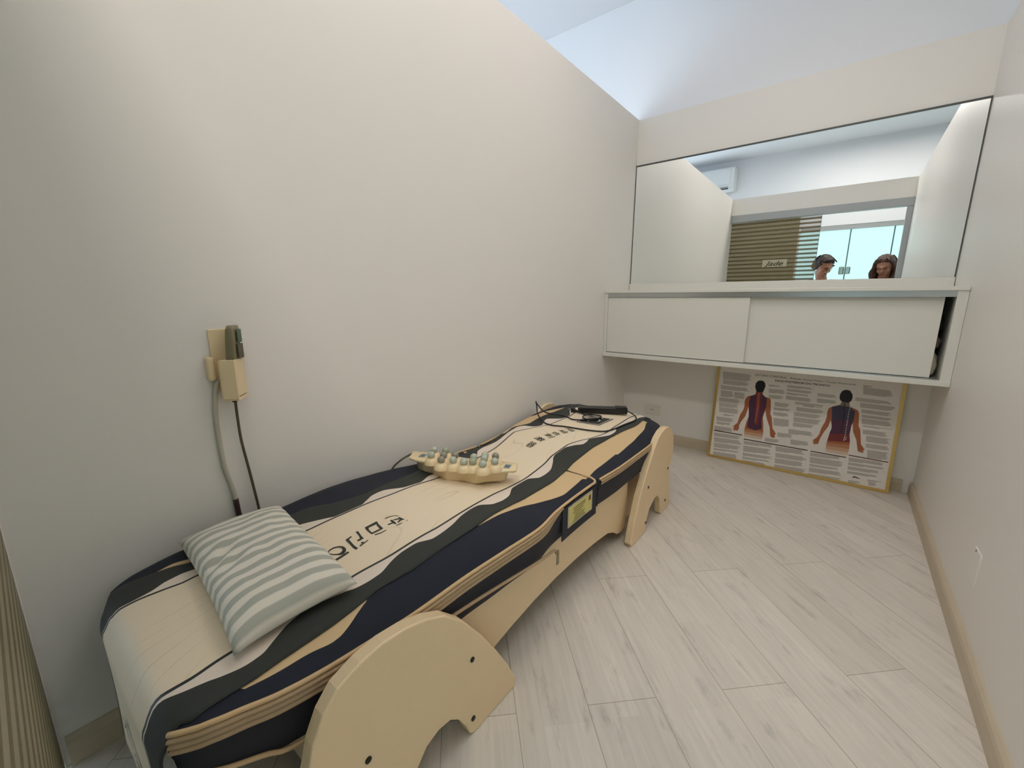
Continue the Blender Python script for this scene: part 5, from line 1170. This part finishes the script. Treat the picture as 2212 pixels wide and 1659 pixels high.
    limb([(x, y-.05, sh+.032), (x, y-.048, sh-.0), (x, y-.045, sh-.06), (x, y-.035, sh-.20), (x, y-.04, hipz+.14), (x, y-.045, hipz), (x, y-.045, hipz-.12)], [.066, .105, .146, .147, .130, .165, .172], 24, .66)
    for s in (-1, 1):
        shp = Vector((x+s*.165, y-.04, sh-.02)); el = Vector((x+s*.215, y-.03, sh-.28))
        limb([(x+s*.06, y-.045, sh+.002), shp, shp+(el-shp)*.5, shp+(el-shp)*.72], [.06, .062, .054, .050])
    me = bpy.data.meshes.new('t'); bm.to_mesh(me); bm.free()
    tmp = bpy.data.objects.new('t', me); C.objects.link(tmp)
    rm = tmp.modifiers.new('r', 'REMESH'); rm.mode = 'VOXEL'; rm.voxel_size = .010; rm.use_smooth_shade = True
    dg = bpy.context.evaluated_depsgraph_get(); dg.update()
    me2 = bpy.data.meshes.new_from_object(tmp.evaluated_get(dg)); bpy.data.objects.remove(tmp)
    for v in me2.vertices: v.co -= t.location
    me2.materials.clear(); me2.materials.append(shirt_m)
    for p in me2.polygons: p.use_smooth = True
    link(bpy.data.objects.new('tunic', me2), t)
    # hair: cap over the skull leaving the face free, locks beside the face
    bm = bmesh.new()
    rr = bmesh.ops.create_icosphere(bm, subdivisions=5, radius=1)
    kill = []
    for v in rr['verts']:
        d_ = v.co.copy()
        n_ = noise.noise(d_*3.1)*.05+noise.noise(Vector((d_.x*14, d_.y*5, d_.z*3)))*.03
        line = .30 if d_.y > 0 else -2
        face = d_.y > .05 and d_.z < .52-.25*abs(d_.x) and abs(d_.x) < .93
        low = d_.z < -.62
        rad = 1.10+n_
        if face or low: rad = .80
        v.co = hc+R3 @ Vector((d_.x*.078*rad, -.014+d_.y*.096*rad, .024+d_.z*.092*rad))
    def lock(ps, rs, fl=.6):
        limb(ps, rs, 10, fl)
    ln = .26 if long_hair else .085
    for s in (-1, 1):
        for k in range(6):
            a = k/5
            p0 = hp(s*(.068-.012*a), .045-.11*a, .065); p1 = hp(s*.084, .035-.10*a, .0); w_ = .012*math.sin(k*2+s)
            p2 = p1+Vector((s*.006+w_, -.01, -.06)); p3 = p1+Vector((s*-.002-w_, 0, -ln*.7)); p4 = p1+Vector((-s*.006+w_, .008, -ln))
            if long_hair: lock([p0, p1, p2, p3, p4], [.014, .020, .023, .020, .007])
            else: lock([p0*.5+p1*.5, hp(s*.074, .01-.085*a, .0), hp(s*.066, -.01-.075*a, -.045), hp(s*.05, -.03-.06*a, -.075)], [.014, .016, .014, .006])
    for k in range(7):
        a = (k-3)/3; p1 = hp(a*.066, -.100+.02*abs(a), .03); p0 = hp(a*.05, -.07, .09)
        lock([p0, p1, p1+Vector((0, -.008, -.08)), p1+Vector((0, 0, -(ln*.85)))], [.018, .025, .025, .010])
    # fringe swept from the parting
    for k in range(5):
        a = -1+k*.5
        lock([hp(a*.03, .02, .112), hp(a*.055, .062, .092), hp(a*.078, .045, .055+.006*k)], [.010, .011, .005])
    hr = from_bm('hair', bm, hair_m, t, smooth=True)
    # eyes, brows, lips
    for s in (-1, 1):
        bm = bmesh.new()
        limb([hp(s*.017, .092, .002), hp(s*.030, .0925, .004), hp(s*.043, .084, .0)], [.0028, .0042, .0022], 8)
        from_bm('eye', bm, M['skin_dark'], t, smooth=True); bm = bmesh.new()
        limb([hp(s*.014, .097, .022), hp(s*.031, .096, .028), hp(s*.047, .083, .022)], [.002, .003, .0016], 8)
        from_bm('eyebrow', bm, M['skin_dark'], t, smooth=True)
    bm = bmesh.new(); k = .008 if smile else .001
    limb([hp(-.022, .088, -.056+k), hp(0, .0985, -.059), hp(.022, .088, -.056+k)], [.0022, .0052, .0022], 8)
    from_bm('lips', bm, M['lips'], t, smooth=True)
    return t
person('person', 'dark-haired person with bowed head, reflected in the mirror beside the striped panel', -.272, -.42, 1.475, -math.radians(38), math.radians(30), .10, M['hair1'], M['shirt_w'], False, False)
person('person', 'smiling person with long brown hair, reflected in the mirror beside the door jamb', .262, -.42, 1.447, math.radians(16), math.radians(22), -.08, M['hair2'], M['shirt_d'], True, True)
